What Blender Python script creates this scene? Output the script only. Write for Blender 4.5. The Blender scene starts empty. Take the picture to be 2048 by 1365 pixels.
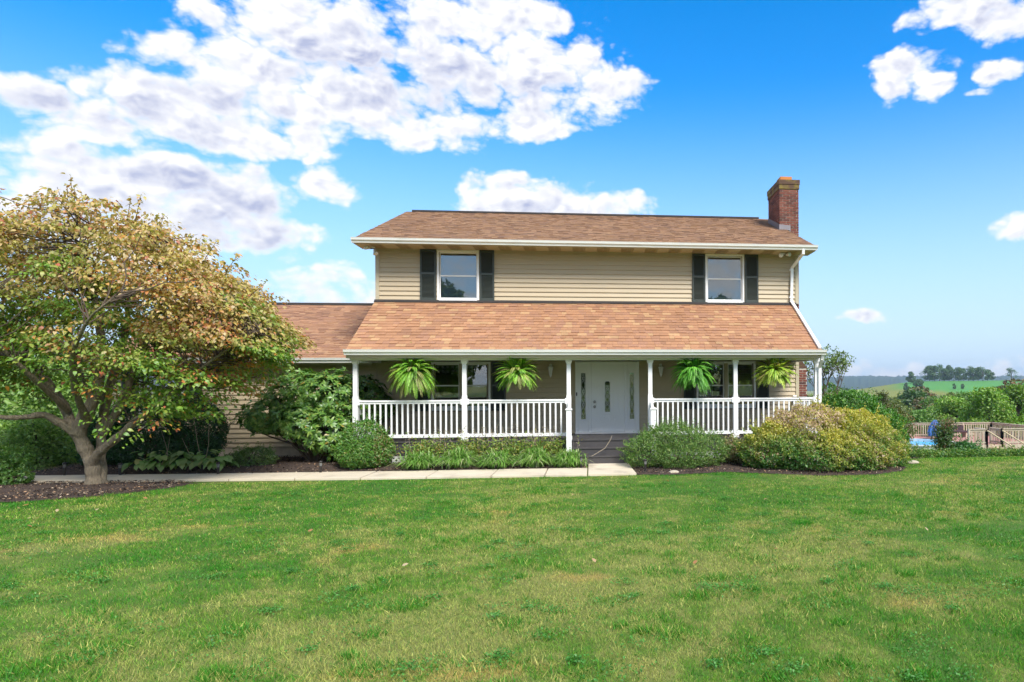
import bpy, math, random
import numpy as np
from mathutils import Vector, Matrix

scene = bpy.context.scene
COL = scene.collection
RNG = np.random.default_rng(11)
rnd = random.Random(5)

# ------------------------------------------------------------------ camera
cam_data = bpy.data.cameras.new('camera')
cam = bpy.data.objects.new('camera', cam_data)
COL.objects.link(cam)
CX, CY, CZ = 0.362, -17.664, 1.81
cam_data.sensor_width = 36.0
cam_data.lens = 36.0 * 1365.0 / 2048.0
cam_data.shift_x = -(1324.7 - 1024.0) / 2048.0
cam_data.shift_y = (771.2 - 682.5) / 2048.0
cam_data.clip_start = 0.05
cam_data.clip_end = 20000.0
YAW, ROLL = 0.1052, -0.005
_fw = Vector((math.sin(YAW), math.cos(YAW), 0)); _rt = Vector((math.cos(YAW), -math.sin(YAW), 0)); _up = Vector((0, 0, 1))
_rt2 = _rt * math.cos(ROLL) + _up * math.sin(ROLL)
_up2 = -_rt * math.sin(ROLL) + _up * math.cos(ROLL)
cam.matrix_world = Matrix(((_rt2.x, _up2.x, -_fw.x, CX), (_rt2.y, _up2.y, -_fw.y, CY), (_rt2.z, _up2.z, -_fw.z, CZ), (0, 0, 0, 1)))
scene.camera = cam

# ------------------------------------------------------------------ sun, sky, exposure
SUN = Vector((0.38, -0.74, 0.88)).normalized()
SUN_STRENGTH, SUN_ANGLE = 1.5, 20.0
SKY_STRENGTH = 0.15
SKY_VALUE = 0.50
CLOUD_LIT, CLOUD_SHADE = (1.95, 1.95, 1.98, 1), (.90, .99, 1.38, 1)
EXPOSURE = 1.92
scene.view_settings.view_transform = 'Standard'
scene.view_settings.look = 'None'
scene.view_settings.exposure = EXPOSURE
scene.view_settings.gamma = 1.0
scene.view_settings.use_curve_mapping = False
cy = scene.cycles
cy.max_bounces = 5; cy.diffuse_bounces = 3; cy.glossy_bounces = 2; cy.transmission_bounces = 3; cy.transparent_max_bounces = 8; cy.volume_bounces = 0
cy.caustics_reflective = False; cy.caustics_refractive = False
cy.use_adaptive_sampling = True; cy.adaptive_threshold = 0.02
cy.use_denoising = True
sun_data = bpy.data.lights.new('sun', 'SUN')
sun_data.energy = SUN_STRENGTH
sun_data.angle = math.radians(SUN_ANGLE)
sun_data.color = (1.0, 0.95, 0.87)
sun = bpy.data.objects.new('sun', sun_data)
sun.rotation_euler = SUN.to_track_quat('Z', 'Y').to_euler()
sun.location = (-20, -20, 40)
COL.objects.link(sun)

world = bpy.data.worlds.new('World')
scene.world = world
world.use_nodes = True
world.cycles.sampling_method = 'MANUAL'
world.cycles.sample_map_resolution = 256


class NT:
    """small helper to write node trees"""
    def __init__(self, tree):
        self.t = tree
    def n(self, typ, **kw):
        nd = self.t.nodes.new(typ)
        for k, v in kw.items():
            setattr(nd, k, v)
        return nd
    def put(self, sock, v):
        if hasattr(v, 'is_linked') or isinstance(v, bpy.types.NodeSocket):
            self.t.links.new(v, sock)
        else:
            if isinstance(v, tuple) and len(v) == 4 and sock.type == 'VECTOR':
                v = v[:3]
            sock.default_value = v
    def math(self, op, a, b=0.0, c=0.0, clamp=False):
        nd = self.n('ShaderNodeMath', operation=op, use_clamp=clamp)
        self.put(nd.inputs[0], a)
        self.put(nd.inputs[1], b)
        if len(nd.inputs) > 2:
            self.put(nd.inputs[2], c)
        return nd.outputs[0]
    def vmath(self, op, a, b=None):
        nd = self.n('ShaderNodeVectorMath', operation=op)
        self.put(nd.inputs[0], a)
        if b is not None:
            self.put(nd.inputs[1], b)
        return nd.outputs['Value'] if op in ('DOT_PRODUCT', 'LENGTH') else nd.outputs[0]
    def mix(self, fac, a, b, blend='MIX'):
        nd = self.n('ShaderNodeMix', data_type='RGBA', blend_type=blend)
        self.put(nd.inputs[0], fac)
        self.put(nd.inputs[6], a)
        self.put(nd.inputs[7], b)
        return nd.outputs[2]
    def range(self, v, a, b, c=0.0, d=1.0, smooth=True):
        nd = self.n('ShaderNodeMapRange', interpolation_type='SMOOTHSTEP' if smooth else 'LINEAR')
        for i, x in enumerate((v, a, b, c, d)):
            self.put(nd.inputs[i], x)
        return nd.outputs[0]
    def noise(self, vec, scale, detail=4, rough=.5, out='Fac', dist=0.0):
        nd = self.n('ShaderNodeTexNoise')
        self.put(nd.inputs['Vector'], vec)
        nd.inputs['Scale'].default_value = scale
        nd.inputs['Detail'].default_value = detail
        nd.inputs['Roughness'].default_value = rough
        nd.inputs['Distortion'].default_value = dist
        return nd.outputs[out]


# clouds: lobes given by azimuth, tan(elevation), half width, half height, weight
CLOUDS = [(-0.358, 0.445, 0.146, 0.056, 1), (-0.194, 0.475, 0.173, 0.07, 1), (-0.07, 0.449, 0.106, 0.069, 1), (0.023, 0.432, 0.069, 0.028, 1), (-0.404, 0.4, 0.134, 0.051, 1), (-0.509, 0.336, 0.098, 0.040, 1.1), (-0.583, 0.295, 0.06, 0.025, 1.0), (-0.448, 0.321, 0.08, 0.032, 1.1), (-0.381, 0.324, 0.04, 0.025, 1), (-0.322, 0.38, 0.157, 0.05, 1), (-0.221, 0.36, 0.072, 0.031, 1), (-0.092, 0.375, 0.07, 0.024, 1), (-0.633, 0.316, 0.044, 0.017, 0.75), (-0.473, 0.448, 0.051, 0.028, 0.7), (-0.414, 0.483, 0.094, 0.025, 0.8), (-0.105, 0.525, 0.084, 0.039, 1), (-0.609, 0.231, 0.09, 0.042, 1.15), (-0.538, 0.25, 0.108, 0.030, 1.15), (-0.464, 0.232, 0.088, 0.045, 1.0), (-0.437, 0.267, 0.038, 0.020, 1), (-0.583, 0.185, 0.142, 0.058, 1.05), (-0.421, 0.203, 0.06, 0.034, 0.8), (-0.359, 0.264, 0.036, 0.025, 0.8), (-0.127, 0.28, 0.069, 0.026, 1), (-0.071, 0.265, 0.106, 0.029, 1), (0.03, 0.264, 0.08, 0.019, 0.7),
          (0.457, 0.432, 0.042, 0.031, 1), (0.442, 0.411, 0.030, 0.023, 0.9), (0.481, 0.411, 0.028, 0.023, 0.9), (0.525, 0.505, 0.070, 0.026, 1), (0.573, 0.478, 0.052, 0.028, 1), (0.563, 0.412, 0.028, 0.017, 0.95), (0.543, 0.386, 0.020, 0.006, 0.6), (0.594, 0.205, 0.026, 0.019, 0.8), (0.393, 0.094, 0.030, 0.010, 0.6),
          (0.36, 0.012, 0.07, 0.014, 0.5), (0.45, 0.008, 0.06, 0.012, 0.4), (0.57, 0.010, 0.07, 0.018, 0.4), (-0.33, 0.115, 0.090, 0.035, 0.55)]
# the greyer undersides of those clouds
SHADE = [(-0.26, 0.427, 0.153, 0.048, 1), (-0.098, 0.418, 0.105, 0.029, 0.8), (-0.468, 0.363, 0.088, 0.015, 0.8), (-0.625, 0.315, 0.037, 0.014, 0.7), (-0.514, 0.317, 0.078, 0.019, 0.7), (-0.547, 0.254, 0.042, 0.015, 0.8), (-0.464, 0.241, 0.083, 0.025, 0.9), (-0.448, 0.2, 0.074, 0.031, 0.9), (-0.605, 0.198, 0.068, 0.033, 0.6), (-0.071, 0.256, 0.12, 0.012, 0.6), (0.537, 0.481, 0.072, 0.02, 0.6)]

w = NT(world.node_tree)
world.node_tree.nodes.clear()
out = w.n('ShaderNodeOutputWorld')
bg = w.n('ShaderNodeBackground')
sky = w.n('ShaderNodeTexSky', sky_type='NISHITA')
sky.sun_disc = False
sky.sun_elevation = math.asin(SUN.z)
sky.sun_rotation = math.atan2(SUN.x, SUN.y)
sky.altitude = 0.0
sky.air_density = 1.0
sky.dust_density = 0.3
sky.ozone_density = 3.0
tc = w.n('ShaderNodeTexCoord')
sep = w.n('ShaderNodeSeparateXYZ'); w.put(sep.inputs[0], tc.outputs['Generated'])
az = w.math('ARCTAN2', sep.outputs[0], sep.outputs[1])
el = w.math('DIVIDE', sep.outputs[2], w.math('MAXIMUM', w.math('SQRT', w.math('ADD', w.math('MULTIPLY', sep.outputs[0], sep.outputs[0]), w.math('MULTIPLY', sep.outputs[1], sep.outputs[1]))), 0.12))
cmb = w.n('ShaderNodeCombineXYZ'); w.put(cmb.inputs[0], az); w.put(cmb.inputs[1], el)
uv = cmb.outputs[0]


def lobe_field(k, uvw, lobes, gu, gv):
    field = None
    for (u, v, ru, rv, wt) in lobes:
        iu, iv = 1 / (ru * gu), 1 / (rv * gv)
        nd = k.n('ShaderNodeVectorMath', operation='MULTIPLY_ADD')
        k.put(nd.inputs[0], uvw); nd.inputs[1].default_value = (iu, iv, 0); nd.inputs[2].default_value = (-u * iu, -v * iv, 0)
        b = k.math('MULTIPLY_ADD', k.vmath('DOT_PRODUCT', nd.outputs[0], nd.outputs[0]), -wt, wt)
        field = b if field is None else k.math('MAXIMUM', field, b)
    return field


warp = w.vmath('SUBTRACT', w.noise(uv, 12.0, 2, .55, 'Color'), (0.5, 0.5, 0.5))
uvw = w.vmath('ADD', uv, w.vmath('MULTIPLY', warp, (0.060, 0.034, 0.0)))
field = lobe_field(w, uvw, CLOUDS, 1.12, 1.16)
# broken cloud round the unseen rest of the sky, cover raised for neutral ambient light
away = w.range(w.math('ABSOLUTE', w.math('ADD', az, 0.02)), 0.68, 0.9)
outside = w.math('MAXIMUM', away, w.range(el, 0.58, 0.75))
gen = w.math('MULTIPLY_ADD', w.noise(w.vmath('MULTIPLY', uv, (2.2, 4.0, 1.0)), 1.0, 2, .5), 5.0, -2.1)
inside = w.math('SUBTRACT', 1.0, outside)
field = w.math('ADD', w.math('MULTIPLY', w.math('MAXIMUM', field, -1.5), inside), w.math('MULTIPLY', gen, outside))
squash = w.vmath('MULTIPLY', uv, (1.0, 1.4, 1.0))
fb = w.noise(squash, 18.0, 7, .62)


def puffs(vec):
    nd = w.n('ShaderNodeTexVoronoi', voronoi_dimensions='2D', feature='F1')
    w.put(nd.inputs['Vector'], vec)
    nd.inputs['Scale'].default_value = 15.0
    nd.inputs['Detail'].default_value = 2.5
    nd.inputs['Roughness'].default_value = .55
    nd.inputs['Lacunarity'].default_value = 2.3
    return nd.outputs['Distance']


wob = w.vmath('ADD', squash, w.vmath('MULTIPLY', warp, (0.05, 0.05, 0.0)))
pf = puffs(wob)
pf_up = puffs(w.vmath('ADD', wob, (-0.007, 0.013, 0.0)))
d0 = w.math('ADD', w.math('ADD', field, w.math('MULTIPLY_ADD', fb, 2.0, -1.0)), w.math('MULTIPLY_ADD', pf, -1.15, .92))
alpha = w.range(d0, -0.16, 0.72)
under = w.math('MULTIPLY', w.math('MAXIMUM', lobe_field(w, uvw, SHADE, 1.3, 1.4), 0.0), inside)
under = w.math('ADD', under, w.math('MULTIPLY', w.range(field, .2, 1.4), w.math('MULTIPLY', outside, .6)))
billow = w.math('MULTIPLY', w.math('SUBTRACT', pf, pf_up), 1.15)
thick = w.math('MULTIPLY', w.math('ADD', w.math('MULTIPLY_ADD', under, .62, .15), billow, clamp=True), w.range(d0, .05, 1.15))
hs = w.n('ShaderNodeHueSaturation'); w.put(hs.inputs['Color'], sky.outputs[0])
hs.inputs['Hue'].default_value = 0.502
hs.inputs['Saturation'].default_value = 1.45
hs.inputs['Value'].default_value = SKY_VALUE
base_sky = w.mix(w.range(el, -0.05, 0.46), (1.15, 1.48, 1.86, 1), hs.outputs[0])
ccol = w.mix(thick, CLOUD_LIT, CLOUD_SHADE)
skyc = w.mix(alpha, base_sky, ccol)
w.put(bg.inputs['Color'], skyc)
bg.inputs['Strength'].default_value = SKY_STRENGTH
w.put(out.inputs[0], bg.outputs[0])

# ------------------------------------------------------------------ building blocks
def sstep(a, b, x):
    t = np.clip((x - a) / (b - a), 0, 1)
    return t * t * (3 - 2 * t)


def ground_z(x, y):
    """height of the land: a level pad round the house, falling away behind and to the right, a valley, a far rise"""
    x = np.asarray(x, float); y = np.asarray(y, float)
    yb = 10 - 13.2 * sstep(5.5, 8.5, x) - 5 * sstep(-12.5, -15.5, x)
    d = np.maximum(0, y - yb)
    d = d * d / (d + 3.0)
    dl = np.maximum(0, -16 - x)
    d = d + .5 * dl * dl / (dl + 6)
    z = -20 * (1 - np.exp(-.14 * d / 20))
    z = z + .09 * sstep(-2.75, -2.2, y) * sstep(2.5, 1.2, y) * sstep(-11.6, -10.5, x) * sstep(7.2, 6.4, x)
    r = np.hypot(x - CX, y - CY)
    azd = np.degrees(np.arctan2(x - CX, y - CY))
    crest = -9 + 13.5 * sstep(18, 27.5, azd) - 4 * sstep(36, 70, np.abs(azd - 5))
    hill = sstep(330, 700, r) - 1.0 * sstep(760, 1300, r)
    return z + np.maximum(hill, 0) * (crest + 20)


def gz(x, y):
    return float(ground_z(x, y))


_lat = np.random.default_rng(3).random((256, 256))
def vnoise(x, y, s):
    """smooth value noise, 0..1"""
    x = np.asarray(x) * s + 900.3; y = np.asarray(y) * s + 700.7
    xi = np.floor(x).astype(int); yi = np.floor(y).astype(int)
    fx = x - xi; fy = y - yi
    fx = fx * fx * (3 - 2 * fx); fy = fy * fy * (3 - 2 * fy)
    a = _lat[xi % 256, yi % 256]; b = _lat[(xi + 1) % 256, yi % 256]
    c = _lat[xi % 256, (yi + 1) % 256]; d = _lat[(xi + 1) % 256, (yi + 1) % 256]
    return (a * (1 - fx) + b * fx) * (1 - fy) + (c * (1 - fx) + d * fx) * fy


def fbm(x, y, s, o=4):
    v = 0; a = .5; t = 0
    for i in range(o):
        v = v + a * vnoise(x + 13.7 * i, y - 7.1 * i, s); t += a; a *= .5; s *= 2.1
    return v / t


def link_obj(name, mesh, parent=None, loc=None):
    o = bpy.data.objects.new(name, mesh)
    COL.objects.link(o)
    if parent is not None:
        o.parent = parent
        o.matrix_parent_inverse = parent.matrix_basis.inverted() if loc is None else Matrix()
    if loc is not None:
        o.location = loc
    return o


def thing(name, label, cat, loc=(0, 0, 0), group=None, kind=None):
    o = bpy.data.objects.new(name, None)
    o.empty_display_size = .2
    COL.objects.link(o)
    o.location = loc
    tag(o, label, cat, group, kind)
    return o


def tag(o, label=None, cat=None, group=None, kind=None):
    if label: o['label'] = label
    if cat: o['category'] = cat
    if group: o['group'] = group
    if kind: o['kind'] = kind
    return o


def group_of(parent, name, at=(0, 0, 0)):
    """an Empty part that carries sub-parts"""
    o = bpy.data.objects.new(name, None)
    o.empty_display_size = .1
    COL.objects.link(o)
    o.parent = parent
    o.matrix_parent_inverse = parent.matrix_basis.inverted()
    return o


def np_mesh(name, V, Fq, mat, col=None, smooth=False):
    """mesh from arrays: V (n,3), faces (m,3) or (m,4), colour per vertex"""
    V = np.ascontiguousarray(V, dtype=np.float32); Fq = np.ascontiguousarray(Fq, dtype=np.int32)
    me = bpy.data.meshes.new(name)
    m, k = Fq.shape
    me.vertices.add(len(V)); me.vertices.foreach_set('co', V.ravel())
    me.loops.add(m * k); me.loops.foreach_set('vertex_index', Fq.ravel())
    me.polygons.add(m)
    me.polygons.foreach_set('loop_start', np.arange(0, m * k, k, dtype=np.int32))
    if smooth:
        me.polygons.foreach_set('use_smooth', np.ones(m, dtype=bool))
    if col is not None:
        a = me.attributes.new('col', 'FLOAT_COLOR', 'POINT')
        c = np.ones((len(V), 4), np.float32); c[:, :3] = col
        a.data.foreach_set('color', c.ravel())
    me.update(calc_edges=True)
    if mat: me.materials.append(mat)
    return me


class MB:
    """collects boxes, prisms, tubes into one mesh"""
    def __init__(self):
        self.v = []; self.f = []; self.c = []
        self.col = None
    def add(self, vs, fs, col=None):
        o = len(self.v)
        self.v += [tuple(map(float, p)) for p in vs]
        self.f += [tuple(i + o for i in f) for f in fs]
        c = col or self.col or (1, 1, 1)
        self.c += [c] * len(vs)
        return self
    def box(self, x0, x1, y0, y1, z0, z1, col=None):
        vs = [(x0, y0, z0), (x1, y0, z0), (x1, y1, z0), (x0, y1, z0), (x0, y0, z1), (x1, y0, z1), (x1, y1, z1), (x0, y1, z1)]
        return self.add(vs, [(0, 3, 2, 1), (4, 5, 6, 7), (0, 1, 5, 4), (1, 2, 6, 5), (2, 3, 7, 6), (3, 0, 4, 7)], col)
    def obox(self, c, ax, ay, az, col=None):
        """oriented box: centre and three half-axis vectors"""
        c, ax, ay, az = map(np.array, (c, ax, ay, az))
        vs = [c - ax - ay - az, c + ax - ay - az, c + ax + ay - az, c - ax + ay - az, c - ax - ay + az, c + ax - ay + az, c + ax + ay + az, c - ax + ay + az]
        return self.add(vs, [(0, 3, 2, 1), (4, 5, 6, 7), (0, 1, 5, 4), (1, 2, 6, 5), (2, 3, 7, 6), (3, 0, 4, 7)], col)
    def bar(self, a, b, w, h, col=None, up=(0, 0, 1)):
        """square bar from a to b"""
        a = np.array(a, float); b = np.array(b, float); d = b - a; L = np.linalg.norm(d); d /= L
        s = np.cross(d, up); 
        if np.linalg.norm(s) < 1e-5: s = np.cross(d, (1, 0, 0))
        s /= np.linalg.norm(s); u = np.cross(s, d)
        return self.obox((a + b) / 2, d * L / 2, s * w / 2, u * h / 2, col)
    def prism_x(self, prof, x0, x1, col=None):
        """profile [(y,z)...] counter-clockwise seen from +x, extruded along x"""
        n = len(prof)
        vs = [(x0, y, z) for y, z in prof] + [(x1, y, z) for y, z in prof]
        fs = [tuple(range(n))[::-1], tuple(range(n, 2 * n))]
        fs += [(i, (i + 1) % n, (i + 1) % n + n, i + n) for i in range(n)]
        return self.add(vs, fs, col)
    def prism_y(self, prof, y0, y1, col=None):
        n = len(prof)
        vs = [(x, y0, z) for x, z in prof] + [(x, y1, z) for x, z in prof]
        fs = [tuple(range(n)), tuple(range(n, 2 * n))[::-1]]
        fs += [(i + n, (i + 1) % n + n, (i + 1) % n, i) for i in range(n)]
        return self.add(vs, fs, col)
    def prism_z(self, prof, z0, z1, col=None):
        n = len(prof)
        vs = [(x, y, z0) for x, y in prof] + [(x, y, z1) for x, y in prof]
        fs = [tuple(range(n))[::-1], tuple(range(n, 2 * n))]
        fs += [(i, (i + 1) % n, (i + 1) % n + n, i + n) for i in range(n)]
        return self.add(vs, fs, col)
    def tube(self, path, rad, n=6, col=None, cap=True):
        P = np.array(path, float); m = len(P)
        rad = np.broadcast_to(np.array(rad, float), (m,))
        T = np.gradient(P, axis=0); T /= np.linalg.norm(T, axis=1)[:, None] + 1e-9
        ref = np.array((0, 0, 1.0)) if abs(T[0][2]) < .9 else np.array((1.0, 0, 0))
        s = np.cross(T[0], ref); s /= np.linalg.norm(s)
        vs = []
        an = np.linspace(0, 2 * math.pi, n, endpoint=False)
        for i in range(m):
            s = s - T[i] * np.dot(s, T[i]); s /= np.linalg.norm(s) + 1e-9
            u = np.cross(T[i], s)
            for a in an:
                vs.append(P[i] + rad[i] * (math.cos(a) * s + math.sin(a) * u))
        fs = []
        for i in range(m - 1):
            for j in range(n):
                a = i * n + j; b = i * n + (j + 1) % n
                fs.append((a, b, b + n, a + n))
        if cap:
            fs.append(tuple(range(n))[::-1]); fs.append(tuple(range((m - 1) * n, m * n)))
        return self.add(vs, fs, col)
    def lathe(self, prof, c=(0, 0, 0), n=12, col=None):
        """profile [(r,z)...] about the z axis"""
        m = len(prof); vs = []
        for r, z in prof:
            for j in range(n):
                a = 2 * math.pi * j / n
                vs.append((c[0] + r * math.cos(a), c[1] + r * math.sin(a), c[2] + z))
        fs = []
        for i in range(m - 1):
            for j in range(n):
                a = i * n + j; b = i * n + (j + 1) % n
                fs.append((a, b, b + n, a + n))
        fs.append(tuple(range(n))[::-1]); fs.append(tuple(range((m - 1) * n, m * n)))
        return self.add(vs, fs, col)
    def mesh(self, name, mat, smooth=False):
        me = bpy.data.meshes.new(name)
        me.from_pydata(self.v, [], self.f)
        a = me.attributes.new('col', 'FLOAT_COLOR', 'POINT')
        c = np.ones((len(self.v), 4), np.float32); c[:, :3] = np.array(self.c)
        a.data.foreach_set('color', c.ravel())
        if smooth:
            me.polygons.foreach_set('use_smooth', np.ones(len(me.polygons), dtype=bool))
        me.materials.append(mat)
        me.update()
        return me
    def build(self, name, mat, parent=None, smooth=False, bevel=0):
        o = link_obj(name, self.mesh(name, mat, smooth), parent)
        if bevel:
            b = o.modifiers.new('bevel', 'BEVEL'); b.width = bevel; b.segments = 2; b.limit_method = 'ANGLE'
        return o


# ------------------------------------------------------------------ materials
def material(name, base, rough=.6, var=0.0, vscale=3.0, bump=0.0, bdist=.01, bscale=60.0, spec=.5, metal=0.0, attr=False, stain=None, stretch=(1, 1, 1), fine=0.0):
    """principled surface with uneven tone (world-space noise), optional vertex tint, stains and bump"""
    m = bpy.data.materials.new(name); m.use_nodes = True
    k = NT(m.node_tree); p = m.node_tree.nodes['Principled BSDF']
    geo = k.n('ShaderNodeNewGeometry')
    pos = k.vmath('MULTIPLY', geo.outputs['Position'], stretch)
    c = (*base, 1)
    if attr:
        at = k.n('ShaderNodeAttribute', attribute_name='col')
        c = k.mix(1.0, (*base, 1), at.outputs['Color'], 'MULTIPLY')
    if var:
        f = k.noise(pos, vscale, 5, .6)
        f = k.math('MULTIPLY_ADD', f, 2 * var, 1 - var)
        cm = k.n('ShaderNodeVectorMath', operation='SCALE'); k.put(cm.inputs[0], c); k.put(cm.inputs['Scale'], f); c = cm.outputs[0]
    if fine:
        f = k.math('MULTIPLY_ADD', k.noise(pos, bscale, 3, .6), 2 * fine, 1 - fine)
        cm = k.n('ShaderNodeVectorMath', operation='SCALE'); k.put(cm.inputs[0], c); k.put(cm.inputs['Scale'], f); c = cm.outputs[0]
    if stain:
        sc, sscale, lo, hi, amt = stain
        f = k.math('MULTIPLY', k.range(k.noise(pos, sscale, 5, .6), lo, hi), amt)
        c = k.mix(f, c, (*sc, 1))
    k.put(p.inputs['Base Color'], c)
    p.inputs['Roughness'].default_value = rough
    p.inputs['Specular IOR Level'].default_value = spec
    p.inputs['Metallic'].default_value = metal
    if bump:
        b = k.n('ShaderNodeBump'); b.inputs['Strength'].default_value = bump; b.inputs['Distance'].default_value = bdist
        k.put(b.inputs['Height'], k.noise(pos, bscale, 5, .6))
        k.put(p.inputs['Normal'], b.outputs[0])
    return m


def leaf_material(name, trans=.35, gloss=.06, rough=.45, gain=1.0):
    m = bpy.data.materials.new(name); m.use_nodes = True
    t = m.node_tree; k = NT(t); t.nodes.clear()
    o = k.n('ShaderNodeOutputMaterial')
    at = k.n('ShaderNodeAttribute', attribute_name='col')
    c = k.mix(1.0, at.outputs['Color'], (gain, gain, gain, 1), 'MULTIPLY')
    d = k.n('ShaderNodeBsdfDiffuse'); k.put(d.inputs[0], c)
    tr = k.n('ShaderNodeBsdfTranslucent'); k.put(tr.inputs[0], k.mix(1.0, c, (1.1, 1.25, .6, 1), 'MULTIPLY'))
    mx = k.n('ShaderNodeMixShader'); mx.inputs[0].default_value = trans
    t.links.new(d.outputs[0], mx.inputs[1]); t.links.new(tr.outputs[0], mx.inputs[2])
    g = k.n('ShaderNodeBsdfGlossy'); g.inputs['Roughness'].default_value = rough
    mg = k.n('ShaderNodeMixShader'); mg.inputs[0].default_value = gloss
    t.links.new(mx.outputs[0], mg.inputs[1]); t.links.new(g.outputs[0], mg.inputs[2])
    t.links.new(mg.outputs[0], o.inputs[0])
    return m


def glass_material(name, refl=.25, tint=(.92, .96, .96)):
    """window glass: lets one look in and mirrors what stands opposite"""
    m = bpy.data.materials.new(name); m.use_nodes = True
    t = m.node_tree; k = NT(t); t.nodes.clear()
    o = k.n('ShaderNodeOutputMaterial')
    tr = k.n('ShaderNodeBsdfTransparent'); tr.inputs[0].default_value = (*tint, 1)
    g = k.n('ShaderNodeBsdfGlossy'); g.inputs['Roughness'].default_value = .015
    geo = k.n('ShaderNodeNewGeometry')
    b = k.n('ShaderNodeBump'); b.inputs['Strength'].default_value = .04; b.inputs['Distance'].default_value = .02
    k.put(b.inputs['Height'], k.noise(geo.outputs['Position'], 2.5, 1, .4))
    k.put(g.inputs['Normal'], b.outputs[0])
    lw = k.n('ShaderNodeFresnel'); lw.inputs[0].default_value = 1.5
    mx = k.n('ShaderNodeMixShader')
    k.put(mx.inputs[0], k.math('ADD', lw.outputs[0], refl - .04, clamp=True))
    t.links.new(tr.outputs[0], mx.inputs[1]); t.links.new(g.outputs[0], mx.inputs[2])
    t.links.new(mx.outputs[0], o.inputs[0])
    return m


M = dict(
    siding=material('vinyl_siding', (.48, .392, .258), .5, var=.08, vscale=.9, fine=.04, bscale=40, stretch=(1, 1, 4)),
    trim_tan=material('tan_trim', (.46, .40, .28), .5, var=.05, vscale=2),
    soffit=material('soffit_metal', (.50, .43, .26), .5, attr=True, var=.05, vscale=2),
    white=material('white_vinyl', (.83, .83, .82), .4, var=.04, vscale=2.5, stain=((.55, .53, .47), 5, .62, .8, .35)),
    gutter=material('gutter_metal', (.80, .80, .77), .35, var=.05, vscale=1.5, stain=((.45, .46, .38), 2.2, .55, .75, .4), stretch=(1, 1, 3)),
    shutter=material('shutter_vinyl', (.040, .050, .044), .5, var=.12, vscale=4),
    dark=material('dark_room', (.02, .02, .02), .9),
    wallcore=material('wall_board', (.25, .22, .17), .9),
    shingle=material('asphalt_shingle', (1, 1, 1), .9, attr=True, var=.18, vscale=2.2, fine=.22, bscale=90, bump=.5, spec=.2),
    ridge=material('ridge_vent', (.035, .03, .028), .9, var=.2),
    brick=material('brick', (1, 1, 1), .85, attr=True, var=.25, vscale=12, bump=.6, bscale=70, spec=.2),
    mortar=material('mortar', (.50, .45, .37), .95, var=.2, vscale=9, bump=.4, bscale=90),
    moss=material('cap_brick', (.10, .055, .035), .9, var=.3, vscale=9, stain=((.22, .17, .03), 4.5, .45, .62, .8), bump=.5, bscale=50),
    clay=material('clay_flue', (.55, .20, .05), .8, var=.2, vscale=8),
    flash=material('lead_flashing', (.22, .20, .21), .45, metal=.5, var=.25, vscale=5),
    deck=material('deck_paint', (.055, .050, .050), .55, var=.15, vscale=3, fine=.1, bscale=30, stain=((.16, .14, .12), 3, .6, .8, .5)),
    concrete=material('concrete', (.60, .52, .39), .9, var=.12, vscale=1.6, fine=.08, bscale=80, bump=.25, stain=((.30, .25, .18), 1.4, .48, .72, .6)),
    door=material('door_paint', (.88, .88, .86), .35, var=.03, vscale=2),
    lead=material('lead_came', (.62, .63, .62), .35, metal=.3),
    nickel=material('brushed_nickel', (.38, .37, .35), .3, metal=.9),
    black=material('black_plastic', (.012, .012, .012), .5),
    glass=glass_material('window_glass', .16),
    glass_up=glass_material('upper_window_glass', .15),
    blind=material('sky_tinted_blind', (.20, .25, .34), .8, var=.08, vscale=5),  # blue in this blind stands for sky reflected in the upper panes
    curtain=material('sheer_curtain', (.62, .60, .55), .9, var=.1, vscale=6),
    check=material('checked_cloth', (1, 1, 1), .9, attr=True),
    slatblind=material('blind_slats', (.30, .30, .29), .7),
    bark=material('bark', (.25, .205, .145), .95, var=.5, vscale=22, fine=.45, bump=1.0, bdist=.05, bscale=30, stretch=(1, 1, .35), spec=.15, stain=((.12, .12, .06), 3.5, .5, .7, .5)),
    twig=material('twig_bark', (.10, .075, .055), .95, var=.25, vscale=9, spec=.15),
    drytwig=material('dry_stems', (.36, .30, .22), .95, var=.25, vscale=20, spec=.15),
    leaf=leaf_material('leaf', .36, .05, .5),
    leafgloss=leaf_material('glossy_leaf', .25, .06, .42),
    grass=leaf_material('grass_blade', .30, .015, .5),
    mulch=material('mulch', (.075, .055, .045), .95, var=.35, vscale=7, fine=.5, bscale=45, bump=1.0, spec=.1),
    chip=material('bark_chip', (1, 1, 1), .95, attr=True, spec=.1),
    rock=material('field_stone', (.42, .37, .28), .9, var=.25, vscale=10, bump=.7, bscale=30),
    pot=material('plastic_pot', (.05, .05, .045), .6),
    pathlight=material('bronze_metal', (.045, .04, .038), .45, var=.2, metal=.4),
    frost=material('frosted_glass', (.75, .75, .72), .3),
    lens=material('path_lens', (.16, .16, .15), .3),
    wood=material('weathered_wood', (.48, .40, .30), .9, var=.3, vscale=2, fine=.15, bscale=30, stretch=(4, 4, .8), attr=True),
    newwood=material('pale_wood', (.52, .42, .26), .85, var=.15, vscale=3),
    pinkdeck=material('red_deck_boards', (.42, .20, .17), .9, var=.12, vscale=3),
    bluecloth=material('blue_cloth', (.06, .16, .42), .8, var=.25, vscale=3),
    maroon=material('dark_cushion', (.06, .035, .04), .9, var=.2, vscale=5),
    poolwall=material('pool_wall', (.62, .64, .64), .5, var=.08),
    lattice=material('white_lattice', (.70, .70, .68), .6, var=.1),
    lampglass=material('lamp_glass', (.8, .8, .76), .15),
)
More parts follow.
